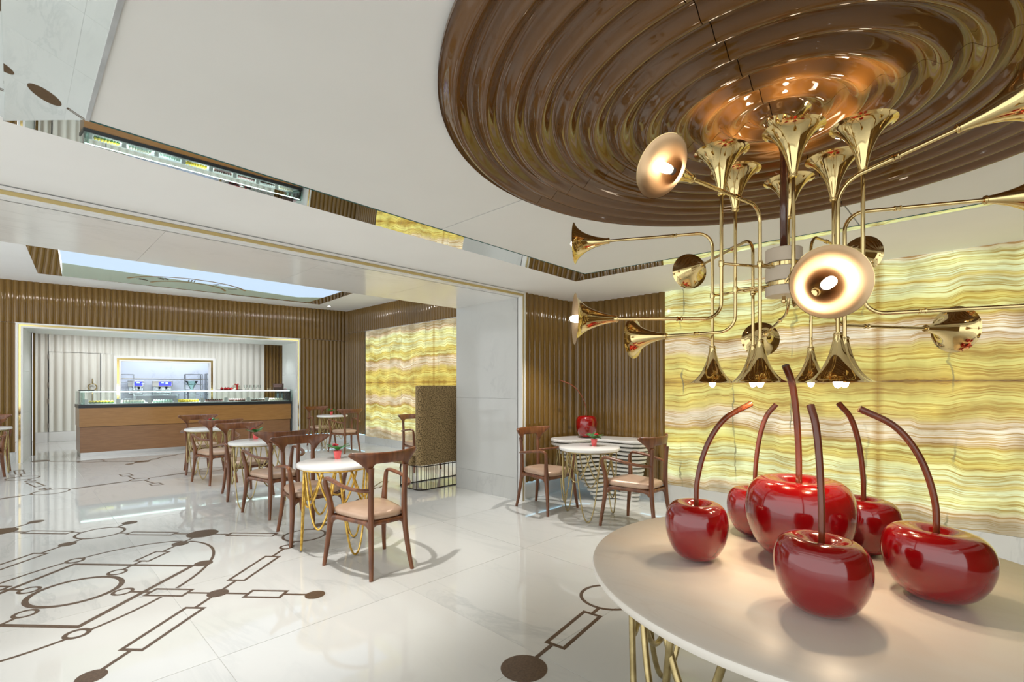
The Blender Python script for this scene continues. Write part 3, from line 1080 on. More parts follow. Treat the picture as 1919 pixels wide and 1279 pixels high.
# pass-through window frame and the kitchen beyond
w1 = struct('window_1')
for (w0, w1_, mm, o0) in ((-0.06, 0.0, 'white_trim', -0.06), (0.0, 0.05, 'gold', -0.045), (0.05, 0.085, 'white_trim', -0.055)):
    bx_box(WX0 + w0, WX0 + w1_, KO + o0, KO + 0.1, WZ0, WZ1 - w0).build('window_frame', mm, w1)
    bx_box(WX1 - w1_, WX1 - w0, KO + o0, KO + 0.1, WZ0, WZ1 - w0).build('window_frame', mm, w1)
    bx_box(WX0 + w1_, WX1 - w1_, KO + o0, KO + 0.1, WZ1 - w1_, WZ1 - w0).build('window_frame', mm, w1)
bx_box(WX0 - 0.06, WX1 + 0.06, KO - 0.06, KO + 0.1, WZ0 - 0.05, WZ0).build('window_sill', 'white_trim', w1)
wkb = struct('wall_kitchen_back')
bx_box(1.2, 5.2, KO + 1.6, KO + 1.65, 0.0, 1.60).build('marble_panel', 'kitchen_marble', wkb)
bx_box(1.2, 5.2, KO + 1.6, KO + 1.65, 1.606, 2.6).build('marble_panel', 'kitchen_marble', wkb)
bx_box(1.2, 1.25, KO + 0.1, KO + 1.6, 0, 2.6).build('marble_panel', 'kitchen_marble', wkb)
bx_box(5.15, 5.2, KO + 0.1, KO + 1.6, 0, 2.6).build('marble_panel', 'kitchen_marble', wkb)
bx_box(1.2, 5.2, KO + 0.1, KO + 1.65, 2.6, 2.65).build('ceiling_kitchen', 'plaster_far', wkb)
bx_box(1.25, 5.15, KO + 1.588, KO + 1.6, 1.598, 1.61).build('rail_strip', 'gold_satin', wkb)
area(3.1, by(3.1, KO + 0.8), 2.58, 2.5, 0.8, 45, (3.1, by(3.1, KO + 1.2), 0), (0.78, 0.88, 1.0))

# right wall of the far room
wfr = struct('wall_far_right')
fluted([(5.97, by(5.97, 0)), (5.97, 5.15)], 2.73, 3.3, 0.092, 0.018, per=8, side=-1).build('fluted_panel', 'lacquer', wfr, smooth=True)
fluted([(5.97, by(5.97, 0)), (5.97, 10.75)], 0.2, 2.725, 0.092, 0.018, per=8, side=-1).build('fluted_panel', 'lacquer', wfr, smooth=True)
ys = [10.735, 9.45, 8.16, 6.87, 5.58, 5.2]
for a, b in zip(ys, ys[1:]):
    for z0, z1 in ((0.178, 1.468), (1.472, 2.715)):
        MB().box(5.965, 5.985, b + 0.0015, a - 0.0015, z0, z1).build('onyx_slab', 'onyx_far', wfr)
MB().box(5.99, 6.1, 5.15, 11.8, 0, 3.4).build('wall_core', 'plaster_far', wfr)
bfr = struct('baseboard_far_right')
for a, b in ((10.735, 9.2), (9.198, 7.7), (7.698, 6.2), (6.198, 5.2)):
    MB().box(5.955, 5.985, b, a, 0, 0.175).build('plinth', 'marble', bfr)
MB().box(5.95, 5.985, 10.74, 11.66, 0, 0.198).build('plinth', 'white_trim', bfr)
MB().box(5.944, 5.949, 10.74, 11.66, 0.200, 0.206).build('led_strip', 'led_blue', bfr)

# one lit downlight seen on the far ceiling
dl = thing('spotlight', 'small round lit downlight in the far ceiling by the tray corner', 'light', (5.27, 11.21, ZF))
MB().lathe([(0.03, -0.001), (0.045, -0.004), (0.05, 0.0)], 20).build('bezel', 'white_trim', dl, smooth=True)
MB().lathe([(0.0, -0.002), (0.03, -0.001)], 20).build('lens', 'spotlight', dl)

# ------------------------------------------------------------------ armchairs
def chair_proto():
    t = thing('dining_armchair', 'x', 'chair')
    # legs, local +y is the front
    for s in (-1, 1):
        pts = bez([(0.265 * s, 0.275, 0.0), (0.252 * s, 0.262, 0.12), (0.237 * s, 0.238, 0.30), (0.232 * s, 0.226, 0.42), (0.242 * s, 0.232, 0.52), (0.262 * s, 0.25, 0.62), (0.268 * s, 0.25, 0.668)], 26)
        n = len(pts)
        MB().tube(pts, lerp_list([0.015, 0.018, 0.022, 0.026, 0.022, 0.019, 0.017], n), 10, up=(1, 0, 0)).build('leg', 'wood', t, smooth=True, angle=50)
        pts = bez([(0.173 * s, -0.275, 0.0), (0.160 * s, -0.252, 0.12), (0.146 * s, -0.226, 0.30), (0.142 * s, -0.216, 0.45), (0.142 * s, -0.218, 0.62), (0.144 * s, -0.225, 0.74), (0.146 * s, -0.228, 0.80)], 26)
        n = len(pts)
        MB().tube(pts, lerp_list([0.015, 0.018, 0.021, 0.023, 0.021, 0.020, 0.022], n), 10, up=(1, 0, 0)).build('leg', 'wood', t, smooth=True, angle=50)
        pts = bez([(0.268 * s, 0.247, 0.652), (0.270 * s, 0.235, 0.682), (0.272 * s, 0.18, 0.688), (0.276 * s, 0.06, 0.675), (0.262 * s, -0.06, 0.655), (0.215 * s, -0.165, 0.640), (0.148 * s, -0.214, 0.632)], 26)
        n = len(pts)
        MB().tube(pts, lerp_list([0.013, 0.018, 0.021, 0.020, 0.019, 0.018, 0.021], n), 10, flat=0.72, up=(1, 0, 0)).build('armrest', 'wood', t, smooth=True, angle=50)
    # seat rails with brackets into the legs
    for p, q in (((-0.228, 0.226), (0.228, 0.226)), ((-0.145, -0.216), (0.145, -0.216)), ((-0.232, 0.22), (-0.143, -0.21)), ((0.232, 0.22), (0.143, -0.21))):
        pts, rr = [], []
        for k in range(13):
            u = k / 12
            e = min(u, 1 - u)
            h = 0.017 + 0.020 * max(0.0, 1 - e / 0.16) ** 2
            pts.append((p[0] + (q[0] - p[0]) * u, p[1] + (q[1] - p[1]) * u, 0.405 - h))
            rr.append(h)
        MB().tube(pts, rr, 8, flat=0.42, up=(0, 0, 1)).build('seat_rail', 'wood', t, smooth=True, angle=60)
    # crest rail
    rows = []
    NX = 48
    for i in range(NX + 1):
        x = -0.285 + 0.57 * i / NX
        ax = abs(x)
        yc = -0.240 + 0.105 * (ax / 0.285) ** 2
        top = 0.912 + 0.006 * (ax / 0.285) ** 2
        if ax < 0.10:
            bot = 0.828
        elif ax < 0.135:
            q = (ax - 0.10) / 0.035
            bot = 0.828 - 0.07 * (1 - sqrt(max(0, 1 - q * q)))
        elif ax < 0.162:
            bot = 0.758
        else:
            q = (ax - 0.162) / 0.123
            bot = 0.758 + 0.128 * q ** 0.62
        if ax > 0.265:
            e = (ax - 0.265) / 0.020
            mid = 0.898
            k = sqrt(max(0.0, 1 - e * e)) * 0.97 + 0.03
            top = mid + (top - mid) * k
            bot = mid + (bot - mid) * k
        th = 0.013
        dy = Vector((-(0.21 * x / 0.285 ** 2), 1)).normalized()
        sec = []
        for k in range(12):
            a = 2 * pi * k / 12
            ca, sa = cos(a), sin(a)
            zz = (top + bot) / 2 + (top - bot) / 2 * (abs(sa) ** 0.55 * (1 if sa > 0 else -1))
            off = th * (abs(ca) ** 0.6 * (1 if ca > 0 else -1))
            lean = -(zz - 0.80) * 0.16
            sec.append((x + dy.x * off, yc + dy.y * off + lean, zz))
        sec.append(sec[0])
        rows.append(sec)
    mb = MB().grid(rows)
    mb.f += [tuple(range(12)), tuple(NX * 13 + k for k in range(11, -1, -1))]
    mb.build('backrest', 'wood', t, smooth=True, angle=60)

    # seat
    def outline(k, scale):
        a = 2 * pi * k / 40
        ca, sa = cos(a), sin(a)
        e = 0.40
        ux = abs(ca) ** e * (1 if ca > 0 else -1)
        uy = abs(sa) ** e * (1 if sa > 0 else -1)
        w = 0.198 + 0.038 * uy
        return ux * w * scale, 0.022 + uy * 0.238 * scale + 0.02 * max(0, uy) * (1 - ux * ux) * scale
    v, f = [], []
    prof = [(0.25, 0.478), (0.55, 0.476), (0.8, 0.470), (0.93, 0.460), (0.99, 0.446), (1.0, 0.432), (0.985, 0.418), (0.94, 0.408)]
    for s, z in prof:
        v += [(*outline(k, s), z) for k in range(40)]
    for i in range(len(prof) - 1):
        f += [(i * 40 + (k + 1) % 40, i * 40 + k, (i + 1) * 40 + k, (i + 1) * 40 + (k + 1) % 40) for k in range(40)]
    f += [tuple(range(40)), tuple((len(prof) - 1) * 40 + k for k in range(39, -1, -1))]
    MB().add(v, f).build('seat', 'leather', t, smooth=True, angle=50)
    v, f = [], []
    for s, z in ((0.90, 0.410), (0.93, 0.404), (0.91, 0.374), (0.80, 0.374), (0.80, 0.39)):
        v += [(*outline(k, s), z) for k in range(40)]
    for i in range(4):
        f += [(i * 40 + (k + 1) % 40, i * 40 + k, (i + 1) * 40 + k, (i + 1) * 40 + (k + 1) % 40) for k in range(40)]
    MB().add(v, f).build('seat_frame', 'wood', t, smooth=True, angle=40)
    return t


CHAIRS = [
    (1.950, 3.395, 0, 'walnut armchair nearest the camera, drawn up to the gold-legged table'),
    (1.937, 4.56, pi, 'walnut armchair at the far side of the gold-legged table, facing the camera'),
    (2.024, 5.573, 0, 'walnut armchair with its back to the gold-legged table, facing the second brass-legged table'),
    (2.058, 6.778, pi, 'walnut armchair facing the camera behind the second table of the row'),
    (2.076, 7.975, 0, 'walnut armchair with its back to the camera at the table nearest the counter'),
    (2.140, 9.16, pi, 'walnut armchair closest to the wooden pastry counter, facing the camera'),
    (4.953, 11.02, pi, 'walnut armchair against the brown wall by the right end of the counter'),
    (4.888, 9.60, 0, 'walnut armchair with its back turned at the far table beside the onyx wall'),
    (-0.300, 11.695, pi, 'walnut armchair by the brown wall at the left edge, its backrest showing over the table'),
    (-0.355, 10.46, 0, 'walnut armchair cut off by the left edge in front of the leftmost table'),
    (4.734, 6.782, pi, 'walnut armchair half hidden behind the tall tweed sofa'),
    (4.235, 3.59, pi, 'walnut armchair beside the marble pillar at the alcove table'),
    (4.340, 2.45, 0, 'walnut armchair with its back to the onyx wall side, right of the alcove table'),
]
proto = None
for x, y, r, lab in CHAIRS:
    if proto is None:
        proto = chair_proto()
        proto.location = (x, y, 0)
        proto.rotation_euler = (0, 0, r)
        proto['label'] = lab
        proto['group'] = 'walnut armchairs'
    else:
        dup(proto, (x, y, 0), r, lab)


# ------------------------------------------------------------------ small cafe tables with looped wire legs
def loop_pts(r, th, w, zt, zl, p=2.0, n=22, bulge=0.0):
    out = []
    for k in range(n + 1):
        u = -1 + 2 * k / n
        z = zl + (zt - zl) * abs(u) ** p
        a = th + w * (u if abs(u) < 1 else u)
        rr = r + bulge * (1 - u * u)
        out.append((rr * cos(a), rr * sin(a), z))
    return out


def cafe_table(label, loc, rz, metal, wr):
    t = thing('cafe_table', label, 'table', loc, rz, 'round marble cafe tables')
    R = 0.325
    MB().lathe([(0, 0.712), (R - 0.012, 0.712), (R - 0.003, 0.715), (R, 0.724), (R, 0.736), (R - 0.003, 0.742), (R - 0.01, 0.745), (0, 0.745)], 56).build('tabletop', 'marble_small', t, smooth=True, angle=40)
    ring = [(0.292 * cos(2 * pi * k / 48), 0.292 * sin(2 * pi * k / 48), 0.705) for k in range(48)]
    MB().tube(ring, wr * 1.05, 8, closed=True).build('top_ring', metal, t, smooth=True)
    for k in range(3):
        a = radians(92 + 120 * k)
        MB().tube(loop_pts(0.285, a, radians(26), 0.705, wr, 2.2), wr, 8).build('leg', metal, t, smooth=True)
        MB().tube(loop_pts(0.285, a + radians(60), radians(28), 0.705, 0.24, 2.0), wr, 8).build('wire_loop', metal, t, smooth=True)
        for d in (30, 90):
            MB().tube(loop_pts(0.262, a + radians(d), radians(36), 0.705, 0.40, 2.0), wr, 8).build('wire_loop', metal, t, smooth=True)
        MB().tube([(0.292 * cos(a + 1.05), 0.292 * sin(a + 1.05), 0.705), (0.19 * cos(a + 1.05), 0.19 * sin(a + 1.05), 0.709), (-0.05 * cos(a + 1.05), -0.05 * sin(a + 1.05), 0.709)], wr, 6).build('top_spoke', metal, t, smooth=True)
    return t


cafe_table('round white marble table on bright gold looped wire legs, nearest of the row', (1.945, 3.985, 0), radians(62), 'gold_leaf', 0.0085)
tb2 = cafe_table('round white marble table on brass loops, second of the row behind the gold one', (2.04, 6.17, 0), 0, 'brass_dull', 0.0068)
for loc, rz, lab in (((2.11, 8.57, 0), 0.5, 'round white marble table on brass loops in front of the pastry counter'),
                     ((4.92, 10.31, 0), 0.2, 'round white marble table on brass loops in the far corner between onyx and brown wall'),
                     ((-0.33, 11.08, 0), 0.7, 'round white marble table on brass loops cut off by the left edge'),
                     ((4.31, 3.02, 0), 0.0, 'round white marble table on brass loops in the alcove beside the pillar')):
    dup(tb2, loc, rz, lab)


# ------------------------------------------------------------------ potted plants on the tables
def plant_proto():
    t = thing('potted_plant', 'x', 'plant')
    MB().lathe([(0, 0.0), (0.030, 0.0), (0.042, 0.082), (0.043, 0.088), (0.038, 0.088), (0.036, 0.072), (0, 0.072)], 24).build('pot', 'pot', t, smooth=True, angle=40)
    MB().lathe([(0, 0.078), (0.036, 0.074)], 16).build('soil', 'soil', t)
    rnd = random.Random(3)
    for k in range(11):
        a = 2 * pi * k / 11 + rnd.uniform(-0.2, 0.2)
        ln = rnd.uniform(0.075, 0.125)
        lift = rnd.uniform(0.25, 1.0)
        rows = []
        for i in range(6):
            s = i / 5
            w = 0.027 * sin(pi * min(1, s * 0.92 + 0.06)) + 0.001
            r = 0.012 + ln * s
            z = 0.082 + ln * s * lift - 0.03 * s * s + 0.014
            c, sn = cos(a), sin(a)
            rows.append([(r * c - w * sn * q, r * sn + w * c * q, z + (0.006 if q else 0.0)) for q in (-1, 0, 1)])
        MB().grid(rows).build('leaf', 'leaf', t, smooth=True)
    fl = MB()
    for (dx, dy, dz) in ((0.012, 0.03, 0.150), (-0.012, 0.035, 0.158), (0.0, 0.016, 0.148), (0.004, 0.05, 0.14)):
        for k in range(5):
            a = 2 * pi * k / 5
            c = Vector((dx + 0.012 * cos(a), dy + 0.012 * sin(a), dz))
            fl.lathe([(0, -0.006), (0.010, -0.003), (0.011, 0.003), (0, 0.008)], 8, tuple(c))
        fl.tube([(0, 0, 0.08), (dx, dy, dz - 0.004)], 0.002, 5)
    fl.build('flower', 'flower', t, smooth=True)
    t.scale = (0.82, 0.82, 0.82)
    return t


PL = [((2.02, 4.13, 0.7451), 0.3, 'red flowering plant in a coral pot on the gold-legged table'),
      ((2.07, 6.38, 0.7451), 1.4, 'red flowering plant in a coral pot on the second table of the row'),
      ((2.19, 8.76, 0.7451), 2.2, 'red flower behind a chair back on the table nearest the counter'),
      ((4.95, 10.42, 0.7451), 3.0, 'small coral potted plant on the far corner table by the onyx wall'),
      ((4.40, 3.02, 0.7451), 4.1, 'red flowering plant in a coral pot on the alcove table')]
pp = None
for loc, rz, lab in PL:
    if pp is None:
        pp = plant_proto()
        pp.location, pp.rotation_euler = loc, (0, 0, rz)
        pp['label'], pp['group'] = lab, 'coral potted plants on the cafe tables'
    else:
        dup(pp, loc, rz, lab)

# ------------------------------------------------------------------ large round table with the cherries
RT = 0.82
TZ = 0.72
rt = thing('round_table', 'large round cream marble table in the foreground carrying the red cherries', 'table', (2.055, 0.423, 0))
MB().lathe([(0, TZ - 0.034), (RT - 0.02, TZ - 0.034), (RT - 0.006, TZ - 0.030), (RT, TZ - 0.020), (RT, TZ - 0.010), (RT - 0.003, TZ - 0.003), (RT - 0.010, TZ), (0, TZ)], 128).build('tabletop', 'marble_top', rt, smooth=True, angle=40)
zr = TZ - 0.046
MB().tube([(0.67 * cos(2 * pi * k / 64), 0.67 * sin(2 * pi * k / 64), zr) for k in range(64)], 0.0125, 10, closed=True).build('top_ring', 'brass_dull', rt, smooth=True)
for k in range(6):
    a = radians(20 + 60 * k)
    MB().tube(loop_pts(0.67, a, radians(16), zr, 0.0125, 2.3, 28), 0.0125, 10).build('leg', 'brass_dull', rt, smooth=True)
    MB().tube(loop_pts(0.665, a + radians(30), radians(20), zr, 0.36, 2.0, 24), 0.0125, 10).build('wire_loop', 'brass_dull', rt, smooth=True)
    MB().tube(loop_pts(0.64, a + radians(10), radians(22), zr, 0.22, 2.0, 24), 0.0125, 10).build('wire_loop', 'brass_dull', rt, smooth=True)


def cherry(label, loc, rad, hgt, stem, rz=0.0, tilt=0.0, sq=1.0, srad=0.0095, group='large red cherries on the round table'):
    t = thing('cherry', label, 'sculpture', loc, 0, group)
    # outline: small foot, widest above the middle, dimple on top
    P = [(0.0, 0.004), (0.14, 0.0), (0.34, 0.008), (0.54, 0.055), (0.72, 0.14), (0.87, 0.28), (0.965, 0.44), (1.0, 0.60), (0.985, 0.75), (0.91, 0.88), (0.77, 0.97),
         (0.60, 1.0), (0.44, 0.985), (0.30, 0.94), (0.17, 0.88), (0.08, 0.845), (0.0, 0.835)]
    prof = bez([(r, 0, z) for r, z in P], 80)
    prof = [(max(0.0, p.x) * rad, max(0.0, p.z) * hgt) for p in prof]
    prof[0] = (0.0, prof[0][1])
    prof[-1] = (0.0, prof[-1][1])
    m = Matrix.Rotation(rz, 3, 'Z') @ Matrix.Diagonal((1.0, sq, 1.0))
    sh = Matrix.Identity(3)
    sh[2][0] = tilt                       # one shoulder higher than the other
    mb = MB().lathe(prof, 56, (0, 0, 0), m)
    if tilt:
        mb.v = [(x, y, z * (1 + tilt * (x * cos(rz) + y * sin(rz)) / rad)) for x, y, z in mb.v]
    mb.build('fruit', 'cherry', t, smooth=True)
    p0 = Vector((0, 0, hgt * 0.83))
    p1 = Vector(stem) - Vector(loc)
    h = p1.z - p0.z
    pts = bez([p0, p0 + Vector((p1.x * 0.02, p1.y * 0.02, h * 0.30)), p0 + Vector((p1.x * 0.20, p1.y * 0.20, h * 0.62)), p0 + Vector((p1.x * 0.52, p1.y * 0.52, h * 0.86)), p1], 36)
    MB().tube(pts, [srad * (0.95 + 0.25 * i / (len(pts) - 1)) for i in range(len(pts))], 12).build('stem', 'stem', t, smooth=True, angle=50)
    return t


cherry('left red cherry at the rim of the round table, its stem bending right', (1.864, 0.80, TZ), 0.116, 0.222, (2.019, 0.647, 1.329))
cherry('red cherry half hidden behind the left of the biggest cherry', (2.342, 0.734, TZ), 0.118, 0.215, (2.362, 0.652, 1.317))
cherry('biggest red cherry in the middle of the group, with the tallest stem', (2.131, 0.508, TZ), 0.189, 0.318, (2.068, 0.539, 1.478), srad=0.0115)
cherry('red cherry behind the right shoulder of the biggest one', (2.409, 0.342, TZ), 0.128, 0.222, (2.318, 0.41, 1.327), tilt=0.04, rz=2.4)
cherry('front red cherry closest to the camera on the round table', (1.687, 0.342, TZ), 0.128, 0.224, (1.722, 0.379, 1.339), tilt=0.03, rz=2.2)
cherry('rightmost red cherry on the round table, wide and low', (2.052, 0.101, TZ), 0.143, 0.222, (1.973, 0.292, 1.323), tilt=0.05, rz=2.3)

# ------------------------------------------------------------------ brass trumpet chandelier
HX, HY = 2.13, 0.561
ch = thing('trumpet_chandelier', 'brass chandelier of trumpet horns on bent tubes hanging from the brown disc', 'chandelier', (HX, HY, 1.85))


def horn_prof():
    K = [(0.0, 0.125), (0.12, 0.145), (0.25, 0.19), (0.44, 0.275), (0.62, 0.395), (0.76, 0.525), (0.87, 0.675), (0.93, 0.785), (0.97, 0.885), (1.0, 1.0)]
    P = bez([(r, 0, z) for z, r in K], 48)
    o = [(p.x * 0.0975, p.z * 0.165) for p in P]
    return [(0.0, 0.0)] + o


HP = horn_prof()
_hm = MB().lathe(HP, 40)
_im = MB().lathe([(max(0.006, r - 0.0014), z) for r, z in HP[:0:-1]][:-6], 40)
_hm.tube([(0.0125 * cos(2 * pi * k / 16), 0.0125 * sin(2 * pi * k / 16), 0.006) for k in range(16)], 0.003, 6, closed=True)
_bm = MB().lathe([(0.0, 0.10), (0.010, 0.10), (0.0125, 0.104), (0.0125, 0.118)], 14)
_gm = MB().lathe([(0.0115, 0.118), (0.0145, 0.128), (0.0150, 0.154), (0.0140, 0.168), (0.0095, 0.181), (0.0, 0.186)], 18)
HORN = None


def add_horn(arm, p, d, lit=True):
    """horn whose throat is at p (chandelier frame) and mouth 0.165 further along d"""
    global HORN
    q = Vector(d).to_track_quat('Z', 'Y')
    if HORN is None:
        HORN = (_hm.build('horn', 'brass', arm, smooth=True, angle=70), _im.build('horn_lining', 'brass_in', arm, smooth=True), _bm.build('socket', 'socket', arm, smooth=True), _gm.build('bulb', 'bulb', arm, smooth=True))
        parts = HORN
    else:
        parts = []
        for o in HORN:
            c = o.copy()
            COL.objects.link(c)
            c.parent = arm
            parts.append(c)
    for n, o in enumerate(parts):
        o.rotation_mode = 'QUATERNION'
        o.rotation_quaternion = q
        o.location = Vector(p) + (Vector(d) * 0.016 if n >= 2 and d[2] > 0.9 else Vector((0, 0, 0)))


def bend(p0, corner, p1, r, n=8):
    """quarter bend between two straight runs"""
    p0, corner, p1 = Vector(p0), Vector(corner), Vector(p1)
    a, b = (p0 - corner).normalized(), (p1 - corner).normalized()
    out = []
    for k in range(n + 1):
        t = k / n
        # quadratic blend, close to a circular bend
        A, B = corner + a * r, corner + b * r
        w = 0.72
        num = A * (1 - t) ** 2 + corner * (2 * w * t * (1 - t)) + B * t * t
        den = (1 - t) ** 2 + 2 * w * t * (1 - t) + t * t
        out.append(num / den)
    return out


def lamp(p, d, watts, size=110):
    o = spot(p[0], p[1], p[2], watts, tuple(Vector(p) + Vector(d)), size=size, blend=0.8, col=(1.0, 0.74, 0.48), rad=0.015)
    o.name = o.data.name = 'bulb_light'


ZUP, ZDN, HL = 2.29, 1.412, 0.165
ARMS = [
    ('A1', 2.164, 0.856, 'dn', 118.1, 0.614, 2.081),
    ('A2', 1.876, 0.708, 'up', 134.1, 0.558, 1.654),
    ('A3', 2.090, 0.732, 'up', 94.1, 0.457, 1.626),
    ('A4', 1.989, 0.606, 'dn', 169.1, 0.591, 2.086),
    ('A5', 2.215, 0.703, 'dn', 48.5, 0.617, 2.037),
    ('A7', 2.527, 0.554, 'dn', -10.9, 0.571, 2.083),
    ('R1', 1.923, 0.343, 'dn', -80.9, 0.472, 2.076),
    ('R2', 2.095, 0.353, 'dn', -63.9, 0.566, 2.024),
    ('R3', 2.017, 0.288, 'up', -71.9, 0.585, 1.643),
    ('R4', 2.235, 0.413, 'up', -32.9, 0.620, 1.636),
    ('C', 1.887, 0.467, 'up', 205.0, 0.440, 1.672),
    ('A6', 2.344, 0.598, 'up', 27.0, 0.628, 1.72),
]
O = Vector((HX, HY, 1.85))
for i, (nm, x, y, k, ang, ln, z) in enumerate(ARMS):
    d = Vector((cos(radians(ang)), sin(radians(ang)), {'A6': -0.10, 'R1': 0.317}.get(nm, 0.0))).normalized()
    V = Vector((x, y, 0))
    corner = Vector((x, y, z)) - O
    throat_h = corner + d * (ln - HL)
    zt = (ZUP - HL) if k == 'up' else (ZDN + HL)
    throat_v = Vector((x, y, zt)) - O
    rb = 0.065 if nm != 'C' else 0.035
    pts = [throat_v + Vector((0, 0, 0.004 if k == 'up' else -0.004))] + bend(throat_v, corner, throat_h, rb) + [throat_h + d * 0.004]
    arm = MB().tube(pts, 0.0066, 10).build('arm', 'brass', ch, smooth=True, angle=60)
    # collar on the horizontal run
    c = corner + d * min(0.16, (ln - HL) * 0.55)
    MB().tube([c - d * 0.010, c - d * 0.007, c - d * 0.004, c + d * 0.004, c + d * 0.007, c + d * 0.010], [0.0095, 0.0095, 0.0075, 0.0075, 0.0095, 0.0095], 10).build('collar', 'brass', arm, smooth=True, angle=30)
    # spoke to the hub
    zs = (1.80, 1.865)[i % 2]
    zlo, zhi = sorted((z, zt))
    zs = min(max(zs, zlo + 0.08), zhi - 0.03)
    sp = Vector((x, y, zs)) - O
    hub_in = Vector((0, 0, min(max(zs, 1.785), 1.885) - 1.85))
    dd = (sp - hub_in)
    MB().tube([hub_in + dd.normalized() * 0.055, sp], 0.0052, 8).build('spoke', 'brass', arm, smooth=True)
    MB().lathe([(0, -0.011), (0.010, -0.011), (0.011, 0), (0.010, 0.011), (0, 0.011)], 12, tuple(sp)).build('clamp', 'brass', arm, smooth=True, angle=50)
    add_horn(arm, throat_h, d)
    add_horn(arm, throat_v, (0, 0, 1 if k == 'up' else -1))
    lamp((x, y, 2.330 if k == 'up' else 1.374), (0, 0, 1 if k == 'up' else -1), 2.2 if k == 'up' else 5.0)
for z0, z1, mm, r in ((1.755, 1.793, 'ivory', 0.066), (1.793, 1.812, 'brass', 0.058), (1.812, 1.868, 'ivory', 0.066), (1.868, 1.886, 'brass', 0.058), (1.886, 1.94, 'ivory', 0.066)):
    a, b = z0 - 1.85, z1 - 1.85
    MB().lathe([(0, a), (r - 0.002, a), (r, a + 0.002), (r, b - 0.002), (r - 0.002, b), (0, b)], 40).build('hub_band', mm, ch, smooth=True, angle=30)
MB().lathe([(0, -0.125), (0.008, -0.122), (0.011, -0.114), (0.007, -0.106), (0.007, -0.094)], 14).build('finial', 'brass', ch, smooth=True)
MB().tube([(0, 0, 0.085), (0, 0, 0.47)], 0.0135, 14).build('rod', 'rod', ch, smooth=True)
MB().lathe([(r * 1.02, 0.46 + z * 1.0) for r, z in HP[1:]], 40).build('canopy', 'brass', ch, smooth=True)

# ------------------------------------------------------------------ kidney console with the single cherry, in the alcove
kc = thing('kidney_console', 'kidney shaped white marble console on stacked slats in the fluted alcove', 'table', (5.05, 3.40, 0))


def kidney(scale, sh=(0, 0), n=64):
    """plan outline round a bent centre line (console frame)"""
    ctrl = [(-0.27, 0.27), (0.0, 0.18), (0.15, -0.06), (0.20, -0.36)]
    P = bez([(x, y, 0) for x, y in ctrl], 24)
    L, R = [], []
    m = len(P)
    for i, p in enumerate(P):
        t = (P[min(i + 1, m - 1)] - P[max(i - 1, 0)]).normalized()
        nn = Vector((-t.y, t.x, 0))
        w = 0.205 * (0.93 + 0.12 * abs(2 * i / (m - 1) - 1)) * scale
        L.append(p + nn * w)
        R.append(p - nn * w)
    out = []
    t0 = (P[1] - P[0]).normalized()
    t1 = (P[-1] - P[-2]).normalized()
    cap1, cap0 = [], []
    for k in range(1, 8):
        a = pi * k / 8
        n1 = Vector((-t1.y, t1.x, 0))
        cap1.append(P[-1] + (n1 * cos(a) + t1 * sin(a)) * 0.215 * scale)
        n0 = Vector((-t0.y, t0.x, 0))
        cap0.append(P[0] + (-n0 * cos(a) - t0 * sin(a)) * 0.215 * scale)
    out = L + cap1 + R[::-1] + cap0
    return [(p.x + sh[0], p.y + sh[1]) for p in out]


MB().prism(kidney(1.0), 0.712, 0.745).build('tabletop', 'marble_small', kc, bevel=0.008)
NS = 14
for i in range(NS):
    z1 = 0.700 - i * 0.0505
    f = i / (NS - 1)
    P = kidney(0.96 - 0.42 * f)
    cx0, cy0 = 0.21, -0.40
    s = 1 - 0.45 * f
    P = [(cx0 + (x - cx0) * s, cy0 + (y - cy0) * s) for x, y in P]
    MB().prism(P, z1 - 0.028, z1).build('slat', 'slat', kc)
MB().box(0.14, 0.26, -0.38, -0.22, 0, 0.7).build('core', 'slat', kc)
for th, w, zl, pp_ in ((200, 30, 0.0075, 2.2), (120, 34, 0.36, 2.0), (265, 34, 0.34, 2.0)):
    pts = [(x - 0.30, y + 0.24, z) for x, y, z in loop_pts(0.15, radians(th), radians(w), 0.71, zl, pp_)]
    MB().tube(pts, 0.0068, 8).build('wire_loop', 'brass_dull', kc, smooth=True)
cherry('single dark red cherry on the kidney console against the fluted alcove', (5.02, 3.56, 0.7451), 0.135, 0.275, (4.80, 3.82, 1.47), srad=0.0055, group=None)

# ------------------------------------------------------------------ high-backed sofa
sf = thing('high_back_sofa', 'tall brown tweed sofa back beside the marble pillar, on a dark wire cage base', 'sofa', (3.72, 5.30, 0))
BW = 1.5


def rrect(x0, x1, y0, y1, r, n=6):
    out = []
    for (cx, cy, a0) in ((x1 - r, y0 + r, -pi / 2), (x1 - r, y1 - r, 0), (x0 + r, y1 - r, pi / 2), (x0 + r, y0 + r, pi)):
        for k in range(n + 1):
            a = a0 + pi / 2 * k / n
            out.append((cx + r * cos(a), cy + r * sin(a)))
    return out


bk = MB()
